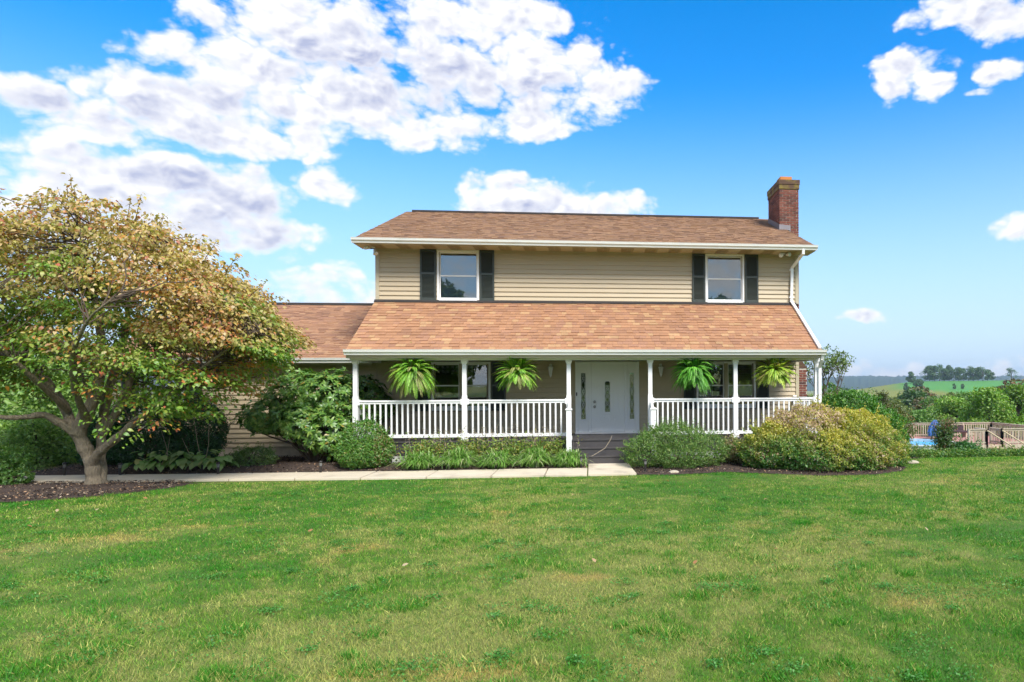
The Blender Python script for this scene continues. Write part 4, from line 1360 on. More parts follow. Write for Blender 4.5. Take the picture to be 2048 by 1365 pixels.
    while len(clusters) < 1700:
        x = r.uniform(-12.0, -5.5); yo = r.normal(0, 1.15)
        hd = (2.0 if yo < 0 else 2.6) * math.sqrt(max(0.02, 1 - ((x + 8.7) / 3.6) ** 2))
        if abs(yo) > hd: continue
        f = math.sqrt(1 - (yo / hd) ** 2)
        zt = np.interp(x, top[:, 0], top[:, 1]); zb = np.interp(x, bot[:, 0], bot[:, 1]); mid = zb + (zt - zb) * .45
        zt2 = mid + (zt - mid) * (f ** .75) * (1 - .10 * max(0, -yo)); zb2 = mid - (mid - zb) * (f ** .6)
        e = r.random()
        z = zb2 + (zt2 - zb2) * (1 - (1 - e) ** 1.5 if r.random() < .75 else e)
        z = z + .16 * math.sin(z * 9 + x * 2.2 + yo * 1.4) * .5          # gather into layers
        if fbm(np.array(x * 1.0 + z * .8), np.array(z * 1.8 - yo), 1.25, 2) < .43: continue      # gaps
        clusters.append((x, -4.0 + yo, z, (z - zb2) / (zt2 - zb2 + .01)))
    # sprays reaching past the outline
    for _ in range(130):
        x = r.uniform(-11.6, -5.6); zt = np.interp(x, top[:, 0], top[:, 1]); zb = np.interp(x, bot[:, 0], bot[:, 1]); yo = r.normal(0, .9)
        k = r.random(); clusters.append((x, -4.0 + yo, zt + r.uniform(-.1, .26), 1.0) if k < .75 else (x, -4.0 + yo, zb - r.uniform(0, .22), .1))
    for _ in range(26):
        z = r.uniform(2.5, 3.6); clusters.append((-5.8 - (z - 2.6) * .55 + r.uniform(-.1, .30), -4.0 + r.normal(0, .5), z, .8))
    clusters = np.array(clusters)
    tw = MB()
    for c in clusters[::2]:
        d = np.linalg.norm(skel[:, :3] - c[:3] + [0, 0, .15], axis=1) + .8 * (skel[:, 2] > c[2])
        j = np.argmin(d); a = skel[j, :3]
        if d[j] > 2.2: continue
        m = (a + c[:3]) / 2 + r.normal(0, .08, 3); m[2] -= .04 * d[j]
        w0 = min(.018, .006 + .007 * d[j])
        tw.tube([a, (a + m) / 2 + r.normal(0, .03, 3), m, (m + c[:3]) / 2 + r.normal(0, .03, 3), c[:3]], np.linspace(w0, .004, 5), 5, cap=False)
    # upright shoots above the crown
    shoots = [((-9.10, -4.0, 5.0), (-9.15, -4.0, 5.72)), ((-9.35, -4.05, 4.9), (-9.46, -4.05, 5.45)), ((-8.25, -3.9, 4.9), (-8.18, -3.9, 5.38)), ((-8.0, -4.1, 4.85), (-7.88, -4.1, 5.40)), ((-8.62, -4.1, 4.85), (-8.68, -4.1, 5.28)),
              ((-9.7, -4.0, 4.6), (-9.75, -4.0, 5.0)), ((-7.7, -4.0, 4.6), (-7.56, -4.0, 5.02)), ((-6.9, -4.0, 4.1), (-6.6, -4.0, 4.6)), ((-6.5, -4.1, 3.8), (-6.2, -4.1, 4.3)), ((-6.2, -4.0, 3.4), (-5.75, -4.0, 3.8)), ((-6.0, -4.2, 3.1), (-5.55, -4.2, 3.3)), ((-9.25, -3.9, 5.0), (-9.28, -3.9, 5.6)), ((-9.0, -4.1, 5.0), (-9.02, -4.1, 5.5)), ((-10.6, -4.0, 4.6), (-10.7, -4.0, 5.05))]
    sp = []
    for a, b in shoots:
        a = np.array(a); b = np.array(b); tw.tube([a, (a + b) / 2 + r.normal(0, .01, 3), b], (.008, .006, .003), 5)
        for t in np.linspace(.05, 1, 11):
            for q in range(3): sp.append(np.append(a + (b - a) * t + r.normal(0, .02, 3), 1.0))
    tw.build('branches', M['twig'], root, smooth=True)
    # leaves: rosettes round each twig end
    P = []; D = []; K = []; T = []
    for c in clusters:
        n = r.integers(30, 46); a = r.uniform(0, 6.28, n); rad = .30 * np.sqrt(r.random(n))
        out = np.array([c[0] + 8.6, c[1] + 4.0, 0]); out /= np.linalg.norm(out) + .1
        tilt = out * -.35
        d = np.stack([np.cos(a), np.sin(a), np.zeros(n)], 1)
        p = c[:3] + d * rad[:, None]; p[:, 2] += (d * tilt).sum(1) * rad + r.normal(0, .05, n) - rad * .22
        P.append(p); D.append(unit(d + out * .4 + np.array([0, 0, -.40]) + r.normal(0, .35, (n, 3)))); K.append(np.full(n, c[3])); T.append(np.full(n, fbm(np.array(c[0] * 1.3 + 5), np.array(c[2] * 1.3 + c[1]), .9, 2)))
    for s in sp:
        P.append(s[None, :3]); D.append(unit(r.normal(size=(1, 3)) * [1, 1, .5] + [[0, 0, .1]])); K.append(np.array([1.0])); T.append(np.array([.5 + r.normal(0, .1)]))
    P = np.concatenate(P); D = np.concatenate(D); K = np.concatenate(K); T = np.concatenate(T); n = len(P)
    gold = np.clip((K - .24) * 1.7 + (T - .48) * 3.2 + r.normal(0, .16, n), 0, 1)[:, None]
    green = pick(r, n, [(.17, .33, .035), (.22, .36, .045), (.12, .26, .03), (.30, .38, .05)], (3, 3, 2, 2))
    tan = pick(r, n, [(.54, .42, .10), (.60, .44, .18), (.48, .31, .10), (.62, .38, .20), (.42, .38, .08), (.66, .50, .28)], (3, 2, 2, 1.5, 3, 1))
    col = green * (1 - gold) + tan * gold
    hot = (r.random(n) < .04 + .32 * (T > .60)); col[hot] = pick(r, hot.sum(), [(.55, .20, .04), (.48, .13, .06), (.60, .30, .05)], (3, 2, 2))
    edge = col * .55 + pick(r, n, [(.52, .42, .20), (.50, .30, .18), (.30, .30, .08)], (3, 2, 2)) * .45
    edge = col * (1 - .75 * gold) + edge * .75 * gold
    N = unit(np.array([0, 0, 1.0]) + r.normal(0, .45, (n, 3)) + D * .2)
    L = r.uniform(.045, .100, n)
    leaf_object('crown', [leaf_arrays(P, D, N, L, L * r.uniform(.5, .66, n), col, .22, r.uniform(.05, .55, n), False, edge)], M['leaf'], root)


dogwood()

# ------------------------------------------------------------------ shrubs and plants of the beds
def rhododendron(name, label, lobes, n, seed, shade=1.0):
    """broad evergreen: whorls of long leaves over a bent woody frame"""
    r = np.random.default_rng(seed)
    lb = np.array(lobes); bx, by = lb[:, 0].mean(), lb[:, 1].mean()
    root = thing(name, label, 'shrub', (bx, by, gz(bx, by)), 'rhododendrons at the corner of the porch')
    P, Nr = lobe_points(r, n, lobes, .30, .2, lambda x, y: ground_z(x, y) + .15)
    ax = unit(Nr + np.array([0, 0, .55]) + r.normal(0, .25, Nr.shape))
    k = 9; m = len(P)
    a = np.tile(np.arange(k) / k * 6.283, (m, 1)) + r.uniform(0, 6.28, (m, 1)) + r.normal(0, .2, (m, k))
    s = unit(np.cross(ax, np.array([.31, .2, .9]))); u = np.cross(ax, s)
    D = (np.cos(a)[..., None] * s[:, None] + np.sin(a)[..., None] * u[:, None]) + ax[:, None] * r.uniform(-.1, .55, (m, k, 1))
    D = unit(D).reshape(-1, 3); N = np.repeat(ax, k, 0) + r.normal(0, .25, (m * k, 3)); Q = np.repeat(P, k, 0)
    col = pick(r, m * k, [(.14, .31, .05), (.20, .37, .06), (.09, .22, .04), (.28, .42, .08)], (4, 4, 3, 2)) * shade * .84
    yel = r.random(m * k) < .015; col[yel] = (.40, .30, .05)
    L = r.uniform(.085, .145, m * k)
    leaf_object('foliage', [leaf_arrays(Q, D, N, L, L * .34, col, .12, .18, False)], M['leafgloss'], root)
    tips, _ = lobe_points(r, 60, lobes, .5, 0)
    stems('stems', (bx, by, gz(bx, by)), tips[:34], M['twig'], root, .035, .006, seed, .05)


rhododendron('rhododendron', 'large broad rhododendron with pale green leaf whorls against the wing wall', [(-6.2, -1.25, 1.55, .85, .65, .62), (-5.55, -1.35, 1.65, .7, .6, .55), (-6.9, -1.3, 1.15, .65, .55, .38), (-5.5, -1.6, .85, .68, .55, .55), (-6.1, -1.75, 1.05, .55, .45, .38), (-5.2, -1.3, 1.15, .45, .5, .6), (-5.2, -1.6, .35, .3, .3, .22)], 1900, 31)
rhododendron('rhododendron', 'dark rhododendron reaching behind the porch corner post', [(-4.95, -.55, 1.45, .5, .38, .62), (-4.7, -.5, 1.3, .32, .3, .33), (-5.4, -.6, 1.7, .5, .3, .4)], 520, 32, .75)

shrub('boxwood_shrub', 'clipped round green shrub in front of the porch corner post', 'shrub',
      [(-4.48, -2.35, .58, .50, .46, .52), (-4.62, -2.38, .42, .46, .42, .40), (-4.30, -2.35, .45, .44, .42, .42)], 17000, .042, [(.08, .24, .025), (.12, .29, .03), (.17, .31, .05), (.30, .30, .07)], (4, 4, 2, .8), 41, mat='leafgloss', lump=.06, shoots=60,
      colfn=lambda P, N, c, r: np.where(((P[:, 0] > -4.2) & (r.random(len(P)) < .35))[:, None], np.array((.24, .22, .07)) * r.uniform(.7, 1.2, (len(P), 1)), c))
shrub('spirea_shrub', 'wide loose green shrub between porch steps and yellow bush', 'shrub',
      [(2.2, -2.75, .50, .78, .62, .46), (1.65, -2.75, .36, .58, .55, .36), (2.85, -2.75, .36, .56, .52, .38), (2.3, -3.1, .28, .6, .45, .28), (2.0, -2.5, .62, .4, .35, .28)], 30000, .040, [(.13, .27, .04), (.20, .33, .07), (.09, .20, .035), (.27, .34, .09)], (4, 3, 3, 2), 42, lump=.22, up=.6, aspect=.42, shoots=520)


def bush_yellow(P, N, c, r):
    """dead tan top, yellow variegated shoulders, green skirts"""
    n = len(P)
    up = (P[:, 2] - .18) / .8 + (fbm(P[:, 0] * 1.4, P[:, 2] * 2 + P[:, 1], 1.3, 3) - .5) * 1.5
    dead = sstep(.95, .60, np.hypot((P[:, 0] - 5.0) / 1.05, (P[:, 2] - 1.15) / .36)) + (fbm(P[:, 0], P[:, 2], 3, 2) - .5) * .9
    y = np.clip(up + r.normal(0, .18, n), 0, 1)[:, None]
    yel = pick(r, n, [(.60, .52, .05), (.54, .46, .07), (.40, .44, .06), (.62, .54, .16)], (4, 3, 3, 2))
    c = c * (1 - y) + yel * y
    k = (dead + r.normal(0, .30, n)) > .46
    c[k] = pick(r, int(k.sum()), [(.54, .37, .24), (.42, .27, .18), (.64, .48, .34), (.56, .50, .12)], (4, 2, 3, 3))
    return c


shrub('euonymus_bush', 'big rounded yellow and green bush with a dead tan top', 'bush',
      [(5.2, -3.15, .62, 1.15, .95, .74), (4.5, -3.15, .42, .85, .85, .60), (6.05, -3.15, .55, .95, .90, .70), (6.75, -3.05, .32, .62, .7, .50), (5.3, -3.75, .35, .95, .68, .45), (4.15, -3.1, .30, .55, .6, .45), (6.0, -3.7, .3, .75, .6, .42)], 90000, .052, [(.06, .21, .028), (.09, .26, .035), (.14, .29, .05), (.24, .20, .11)], (4, 4, 2, .8), 43, lump=.2, colfn=bush_yellow, nstem=40, aspect=.5, shoots=500)
shrub('viburnum_bush', 'tall dark green bush behind the yellow bush, beside the house corner', 'bush',
      [(7.2, -.3, .95, .85, .8, .66), (7.9, -.2, .55, .75, .75, .62), (6.75, .0, 1.1, .55, .5, .38), (8.3, -.2, .3, .45, .5, .45)], 26000, .06, [(.07, .23, .02), (.11, .29, .025), (.05, .16, .018), (.18, .32, .04)], (4, 4, 3, 1), 44, lump=.2)
shrub('smoke_bush', 'loose brown-green bush rising behind the viburnum', 'bush',
      [(8.2, 2.6, .75, .95, .8, .75), (9.3, 2.8, .45, .9, .8, .75), (7.4, 2.6, .9, .7, .7, .62)], 13000, .075, [(.13, .14, .035), (.10, .15, .03), (.20, .15, .05), (.08, .11, .03)], (4, 3, 2, 2), 45, lump=.25)


def feathery_tree():
    r = np.random.default_rng(46)
    root = thing('young_tree', 'small airy tree with sparse tips rising above the bushes right of the house', 'tree', (14.4, 14.0, gz(14.4, 14)))
    g = gz(14.4, 14); P = []; mb = MB()
    mb.tube([(14.4, 14, g - .1), (14.42, 14, g + 1.2), (14.35, 14.05, g + 3.0)], (.07, .055, .02), 7)
    for i in range(170):
        h = r.uniform(.5, 3.1); a = r.uniform(0, 6.28); L = r.uniform(.6, 1.3) * (1 - (h - .5) / 4)
        b = np.array((14.4, 14, g + h)); t = b + np.array((math.cos(a) * L * .8, math.sin(a) * L * .8, L * .75))
        mb.tube([b, (b + t) / 2 + r.normal(0, .05, 3), t], (.012, .008, .003), 4, cap=False)
        for q in np.linspace(.3, 1, 30): P.append(b + (t - b) * q + r.normal(0, .05, 3))
    mb.build('trunk', M['twig'], root)
    P = np.array(P); n = len(P)
    leaf_object('crown', [leaf_arrays(P, unit(rand_dir(r, n) + [0, 0, .5]), rand_dir(r, n), r.uniform(.06, .12, n), .035, pick(r, n, [(.15, .20, .05), (.10, .15, .04), (.22, .20, .08), (.08, .06, .06)], (3, 3, 1, 2)), simple=True)], M['leaf'], root)


feathery_tree()
YEW = [(.025, .10, .022), (.038, .14, .028), (.016, .065, .016)]
for i, (lab, lobes, sd) in enumerate((('dark rounded evergreen bush at the corner of the wing, behind the hosta', [(-8.35, -1.35, .85, .52, .55, .68), (-8.5, -1.5, .45, .6, .55, .45)], 51),
                                      ('dark evergreen bush straight behind the fork of the dogwood trunk', [(-9.5, -1.4, .9, .75, .6, .72), (-9.3, -1.5, .45, .8, .6, .45)], 52),
                                      ('dark evergreen bush at the far end of the wing, behind the dogwood', [(-10.3, -1.3, .62, .45, .5, .58), (-10.25, -1.4, .35, .5, .5, .36)], 53))):
    shrub('evergreen_bush', lab, 'bush', lobes, 15000, .05, YEW, (4, 3, 3), sd, 'dark evergreen bushes along the wing', 'leafgloss', lump=.12)
shrub('low_shrub', 'small pale green shrub at the foot of the rhododendron', 'shrub', [(-6.9, -1.95, .25, .42, .34, .26), (-7.25, -1.95, .2, .35, .3, .2)], 7000, .035, [(.12, .22, .05), (.18, .25, .07), (.08, .17, .03)], (3, 3, 2), 54)
shrub('low_shrub', 'leafy dark shrub at the far end of the walkway, beside the tree bed', 'shrub', [(-10.7, -3.6, .26, .40, .36, .28), (-11.0, -3.6, .2, .4, .36, .22), (-10.3, -3.75, .15, .26, .26, .16)], 3800, .065, [(.08, .20, .03), (.12, .26, .045), (.17, .28, .06)], (4, 3, 2), 55, nstem=20)
shrub('hydrangea', 'withered hydrangea with brown seed heads beside the green shrub', 'shrub', [(3.55, -2.5, .28, .26, .26, .26), (3.7, -2.6, .22, .28, .25, .2)], 1700, .06, [(.24, .24, .10), (.36, .26, .14), (.14, .18, .06), (.40, .34, .18)], (3, 3, 2, 2), 56, nstem=24)


def hosta():
    r = np.random.default_rng(61)
    root = thing('hosta', 'low clump of broad pale-edged hosta leaves beside the walkway', 'plant', (-8.2, -2.35, gz(-8.2, -2.35)))
    parts = []; P = []; D = []; L = []
    for cx, cy, k in ((-8.6, -2.4, 46), (-8.15, -2.35, 54), (-7.7, -2.35, 44), (-7.4, -2.45, 24), (-8.9, -2.45, 22)):
        for i in range(k):
            a = r.uniform(0, 6.28); q = math.sqrt(r.random()); h = .40 * (1 - q * .75)
            P.append((cx + .26 * q * math.cos(a), cy + .22 * q * math.sin(a), gz(cx, cy) + .06 + h)); D.append((math.cos(a), math.sin(a), .15 - .75 * q)); L.append(r.uniform(.14, .22))
    P = np.array(P); D = np.array(D); L = np.array(L); n = len(P)
    col = pick(r, n, [(.13, .29, .05), (.18, .34, .07), (.26, .36, .09), (.36, .34, .10)], (4, 4, 2, .7))
    edge = col * .6 + np.array((.38, .42, .20)) * .4
    leaf_object('leaves', [leaf_arrays(P, D, np.array([0, 0, 1.0]) + r.normal(0, .2, (n, 3)), L, L * .68, col, .16, .3, False, edge)], M['leaf'], root)
    mb = MB()
    for x0, x1, h in ((-8.7, -8.95, .18), (-8.55, -8.35, .62), (-8.4, -8.55, .75), (-7.75, -8.0, 1.0), (-7.7, -7.6, .85), (-7.9, -8.2, .55)):
        mb.tube([(x0, -2.4, .2), ((x0 + x1) / 2 + .04, -2.42, .2 + h * .5), (x1, -2.4 + r.normal(0, .1), .2 + h)], (.006, .005, .003), 5)
    mb.build('flower_stalks', M['drytwig'], root)


hosta()


def strap_clump(name, label, x, y, n, h, spread, seed, pal, w, group=None, dry=6):
    r = np.random.default_rng(seed); g = gz(x, y)
    root = thing(name, label, 'plant', (x, y, g), group)
    V = []; F = []; C = []; o = 0
    a = r.uniform(0, 6.28, n); lean = r.uniform(.1, 1.0, n) ** .7 * spread; ht = h * r.uniform(.7, 1.15, n) * (1.1 - .45 * lean / spread)
    bx = x + r.normal(0, .11, n); by = y + r.normal(0, .08, n)
    seg = 5; t = np.linspace(0, 1, seg)
    d = np.stack([np.cos(a), np.sin(a)], 1)
    pos = np.zeros((n, seg, 3))
    for i, q in enumerate(t):
        pos[:, i, 0] = bx + d[:, 0] * lean * q ** 1.5; pos[:, i, 1] = by + d[:, 1] * lean * q ** 1.5
        pos[:, i, 2] = g + ht * (2.1 * q - 1.15 * q * q * (1 + .62 * lean / spread))
    wd = (.0080 * np.array([.8, 1.2, 1.1, .8, .12]))[None, :, None]
    s = np.stack([-d[:, 1], d[:, 0], np.zeros(n)], 1)[:, None, :]
    VV = np.stack([pos - s * wd, pos + s * wd], 2).reshape(n, seg * 2, 3)
    f = np.array([[2 * i, 2 * i + 1, 2 * i + 3, 2 * i + 2] for i in range(seg - 1)])
    FF = (np.arange(n)[:, None, None] * seg * 2 + f[None]).reshape(-1, 4)
    col = np.repeat(pick(r, n, pal, w), seg * 2, 0)
    link_obj('leaves', np_mesh('leaves', VV.reshape(-1, 3), FF, M['leaf'], col), root)
    return root


LIR = [(.15, .33, .05), (.21, .40, .07), (.32, .48, .13), (.48, .52, .28)]
lirx = [(-3.30, -2.50), (-2.48, -2.46), (-1.66, -2.52), (-.86, -2.48), (-.12, -2.56)]
where = ['nearest the round clipped shrub', 'second from the round clipped shrub', 'in the middle of its row', 'second from the porch steps', 'right beside the porch steps']
for i, (x, y) in enumerate(lirx):
    strap_clump('liriope', 'arching grassy liriope clump ' + where[i], x, y, 620, .46 + .05 * (i % 2), .60 if i < 4 else .45, 70 + i, LIR, (4, 4, 3, 1.2), 'row of liriope clumps along the walkway')


def perennials():
    """taller faded flowers behind the liriope"""
    spots = [(-3.2, 'faded perennial with seed stalks behind the first liriope clumps'), (-2.3, 'faded perennial with thin grey stalks below the second porch post'), (-1.4, 'yellowing perennial with brown stalks in front of the porch railing'), (-.6, 'yellow-green perennial with russet leaves next to the stair newel')]
    for i, (x, lab) in enumerate(spots):
        r = np.random.default_rng(90 + i); y = -2.2; g = gz(x, y)
        root = thing('perennial_plant', lab, 'plant', (x, y, g), 'faded perennials behind the liriope')
        n = 1100
        P = np.stack([x + r.normal(0, .27, n), y + r.normal(0, .1, n), g + .08 + np.abs(r.normal(.22, .12, n))], 1)
        c = pick(r, n, [(.26, .36, .06), (.16, .28, .045), (.40, .38, .08), (.42, .26, .08)], (5, 4, 2, .6))
        leaf_object('leaves', [leaf_arrays(P, rand_dir(r, n) + [0, 0, .4], rand_dir(r, n) + [0, 0, .6], r.uniform(.05, .09, n), .028, c, simple=True)], M['leaf'], root)
        mb = MB()
        for q in range(16):
            bx = x + r.normal(0, .22); tx = bx + r.normal(0, .14); h = r.uniform(.45, .85)
            mb.tube([(bx, y, g), ((bx + tx) / 2 + r.normal(0, .03), y, g + h * .6), (tx, y + r.normal(0, .08), g + h)], (.004, .003, .002), 4)
            for s in range(4): mb.tube([(tx, y, g + h - .05 * s), (tx + r.normal(0, .04), y + r.normal(0, .03), g + h - .05 * s + .03)], (.004, .006), 4)
        mb.build('stalks', M['drytwig'], root)


perennials()
mb = MB(); mb.tube([(.15, -2.55, .16), (.42, -2.5, .27), (.68, -2.45, .42), (.80, -2.42, .60), (.84, -2.4, .70)], (.006, .007, .007, .006, .003), 6)
tag(mb.build('bent_stalk', M['drytwig'], smooth=True), 'long pale bent flower stalk leaning across the porch steps', 'stalk')


def fern(x, y, z, label, seed, pal, droop, spread):
    r = np.random.default_rng(seed)
    root = thing('hanging_fern', label, 'fern', (x, y, 2.40), 'ferns hanging from the porch beam')
    mb = MB(); mb.lathe([(.08, -.16), (.105, -.02), (.115, 0), (.10, 0), (.09, -.03), (.01, -.03)], (x, y, z), 14); mb.build('pot', M['pot'], root, smooth=True)
    mb = MB()
    for q in range(3):
        a = q * 2.094 + .4; mb.tube([(x + .105 * math.cos(a), y + .105 * math.sin(a), z), (x, y, z + .30)], .002, 4)
    mb.tube([(x, y, z + .30), (x, y, 2.405)], .003, 4)
    mb.build('hanger_wires', M['pot'], root)
    parts = []
    n = 260; P = []; D = []; N = []; L = []; C = []
    ctr = np.array((x, y, z + .02)); R = MB()
    for i in range(n):
        a = r.uniform(0, 6.28); el = r.uniform(-.35, 1.57); Ls = r.uniform(.36, .70) * spread
        d = np.array((math.cos(a) * math.cos(el), math.sin(a) * math.cos(el), math.sin(el)))
        p = ctr + np.array((math.cos(a), math.sin(a), 0)) * .05; k = 26; g = droop * r.uniform(.7, 1.4)
        prev = p; col = np.array(pal[r.choice(len(pal))]) * r.uniform(.75, 1.2); path = [p]
        for s in range(k):
            d = d + np.array((0, 0, -g * .085)); d /= np.linalg.norm(d)
            p = p + d * Ls / k; path.append(p)
            side = np.cross(d, (0, 0, 1.0)); side /= np.linalg.norm(side) + 1e-6; nn = np.cross(side, d)
            ln = .062 * math.sin(math.pi * min(1, (s + 2) / (k + 2))) ** .6
            if s < 2: continue
            for sg in (1, -1):
                P.append(p); D.append(side * sg + d * .35 - np.array((0, 0, .25))); N.append(nn); L.append(ln * r.uniform(.8, 1.15)); C.append(col * r.uniform(.85, 1.15))
        R.tube(path[::3], .0022, 3, cap=False)
    R.build('frond_stems', M['twig'], root)
    leaf_object('fronds', [leaf_arrays(np.array(P), np.array(D), np.array(N), np.array(L), np.array(L) * .42, np.array(C), .1, .2, True)], M['leaf'], root)


FG = [(.27, .54, .04), (.20, .47, .035), (.36, .60, .06), (.40, .42, .12)]; FD = [(.14, .46, .035), (.10, .38, .03), (.20, .54, .05)]; FY = [(.42, .58, .05), (.32, .52, .045), (.50, .62, .08), (.44, .40, .12)]
fern(-3.62, -1.74, 2.08, 'hanging fern with long drooping fronds between the corner post and second post', 101, FG, .85, 1.08)
fern(-1.30, -1.74, 2.10, 'rounded bright hanging fern beside the left window shutter, next to the wall lantern', 102, FG, .60, .88)
fern(2.78, -1.74, 2.10, 'darkest green hanging fern, in front of the window with blinds', 103, FD, .80, 1.0)
fern(4.74, -1.74, 2.10, 'yellowish hanging fern nearest the brick chimney', 104, FY, .55, .90)


def path_light(x, y, label):
    g = gz(x, y)
    root = thing('path_light', label, 'path light', (x, y, g), 'low path lights beside the walkway')
    mb = MB(); mb.lathe([(.022, 0), (.026, .02), (.024, .17), (.028, .18)], (x, y, g), 12); mb.build('stake', M['pathlight'], root, smooth=True)
    mb = MB(); mb.lathe([(.027, .18), (.029, .245)], (x, y, g), 12); mb.build('lens', M['lens'], root)
    mb = MB(); mb.lathe([(.036, .245), (.038, .265), (.03, .28), (.004, .285)], (x, y, g), 12); mb.build('cap', M['pathlight'], root, smooth=True)


path_light(1.49, -3.55, 'low path light in front of the loose green shrub, next to the stone')
path_light(-5.2, -2.86, 'low path light below the rhododendron, by the round clipped shrub')
path_light(-7.22, -2.82, 'low path light between the hosta and the small pale shrub')
path_light(-9.17, -2.68, 'low path light just right of the dogwood trunk')
path_light(-10.28, -2.58, 'low path light left of the dogwood trunk')
path_light(.16, -2.78, 'low path light half hidden in the liriope beside the porch steps')
path_light(-1.66, -2.76, 'low path light half hidden between liriope clumps')


def stone(x, y, s, label, seed):
    import bmesh
    bm = bmesh.new(); bmesh.ops.create_icosphere(bm, subdivisions=3, radius=1)
    r = np.random.default_rng(seed); k = r.normal(size=(6, 3)) * 1.6; ph = r.uniform(0, 6, 6)
    for v in bm.verts:
        f = 1 + .07 * sum(math.sin(float(np.dot(k[i], v.co)) + ph[i]) for i in range(6)) / 2
        v.co = Vector((v.co.x * f * s[0], v.co.y * f * s[1], v.co.z * f * s[2]))
    me = bpy.data.meshes.new('stone'); bm.to_mesh(me); bm.free(); me.materials.append(M['rock'])
    me.polygons.foreach_set('use_smooth', np.ones(len(me.polygons), dtype=bool))
    tag(link_obj('stone', me, None, (x, y, gz(x, y) + s[2] * .55)), label, 'stone')


stone(2.05, -3.78, (.11, .08, .045), 'flat pale field stone at the lawn edge below the loose green shrub', 1)
stone(7.62, -2.85, (.16, .07, .05), 'flat white stone at the end of the bed beside the yellow bush', 2)

# ------------------------------------------------------------------ lawn
def grass():
    r = np.random.default_rng(77)
    n = 1100000
    rad = 2.6 * (27 / 2.6) ** (r.random(n) ** .72); a = r.uniform(math.radians(-50), math.radians(52), n)
    x = CX + rad * np.sin(a); y = CY + rad * np.cos(a)
    keep = (y < -2.0 + 1.8 * sstep(7.5, 9, x)) | (x > 8.0)
    keep &= ~((y > -3.95) & (x < 1.3) & (y < 3)) | (y < np.interp(x, [p[0] for p in PATH_FRONT] + [1.3], [p[1] for p in PATH_FRONT] + [-3.91]) + .05)
    for poly in (BED_RIGHT, BED_TREE, BED_HOUSE, [(a, b + .06) for a, b in LANDING]): keep &= ~in_poly(x, y, poly)
    keep &= ~((x < -11.5) & (y > -6))
    x, y, rad = x[keep], y[keep], rad[keep]; n = len(x)
    # coarse tufts the mower left standing
    nt = 420; ti = r.integers(0, n, nt); tr_ = r.uniform(.04, .16, nt)
    kk = r.integers(0, nt, n // 9); sel = r.integers(0, n, n // 9)
    x[sel] = x[ti][kk] + r.normal(0, 1, n // 9) * tr_[kk]; y[sel] = y[ti][kk] + r.normal(0, .8, n // 9) * tr_[kk]
    okt = ~(in_poly(x, y, BED_RIGHT) | in_poly(x, y, BED_TREE)) & ((y < -4.0) | (x > 1.4)); tuft = np.zeros(n, bool); tuft[sel] = True
    x, y, rad, tuft = x[okt], y[okt], rad[okt], tuft[okt]; n = len(x)
    z = ground_z(x, y)
    sc = np.clip(rad / 6.5, .75, 2.4)
    lushn = fbm(x + 30, y, .30, 4)
    h = (.019 + .018 * r.random(n) + .03 * np.clip(.5 - lushn, 0, .3)) * (1 + .10 * sc)
    h = np.where(tuft, h * 1.6, h)
    lean = r.uniform(.2, 1.25, n); az_ = r.uniform(0, 6.28, n)
    wd = .0019 * sc * r.uniform(.7, 1.5, n)
    d = np.stack([np.cos(az_), np.sin(az_), np.zeros(n)], 1)
    fa = r.uniform(0, 6.28, n); s = np.stack([np.cos(fa), np.sin(fa), np.zeros(n)], 1)
    b = np.stack([x, y, z], 1)
    tip = b + d * (h * np.sin(lean))[:, None] * 1.1; tip[:, 2] += h * np.cos(lean)
    V = np.stack([b - s * wd[:, None], b + s * wd[:, None], tip], 1).reshape(-1, 3)
    F = np.arange(3 * n).reshape(-1, 3)
    col = lawn_colour(x, y)
    sp = r.random(n)[:, None]
    straw = np.array((.48, .46, .14)); deep = np.array((.035, .18, .018))
    pf = np.clip(.10 + 1.3 * (col[:, :1] - .06), .04, .7)
    col = np.where(sp < pf * .5, straw, np.where(sp > .84, deep, col)) * r.uniform(.55, 1.5, (n, 1))
    col = np.where(tuft[:, None] & (sp > .25), np.array((.055, .235, .02)) * r.uniform(.6, 1.4, (n, 1)), col)
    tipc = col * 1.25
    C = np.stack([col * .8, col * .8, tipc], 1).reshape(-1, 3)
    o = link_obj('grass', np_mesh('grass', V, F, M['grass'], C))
    tag(o, 'mown front lawn with lush green and straw-dry patches', 'grass', kind='stuff')


grass()


def clover():
    r = np.random.default_rng(99); P = []; C = []
    for _ in range(260):
        rad = r.uniform(4, 14); a = r.uniform(math.radians(-42), math.radians(36)); cx, cy = CX + rad * math.sin(a), CY + rad * math.cos(a)
        if cy > -4.3 or (cx < -6.8 and cy > -6.3) or (cx > 3.5 and cy > -5.2): continue
        k = r.integers(25, 110); s = r.uniform(.03, .13)
        p = np.stack([cx + r.normal(0, s, k), cy + r.normal(0, s, k), np.full(k, gz(cx, cy)) + r.uniform(.02, .045, k)], 1)
        P.append(p); C.append(pick(r, k, [(.07, .27, .03), (.10, .31, .05), (.05, .20, .02)], (2, 2, 2)))
    P = np.concatenate(P); C = np.concatenate(C); n = len(P)
    o = leaf_object('clover', [leaf_arrays(P, rand_dir(r, n) * [1, 1, .3], rand_dir(r, n) * .4 + [0, 0, 1.0], r.uniform(.012, .026, n), .018, C, simple=True)], M['leaf'])
    tag(o, 'low clover and broad-leaved weeds growing through the lawn', 'clover', kind='stuff')


clover()


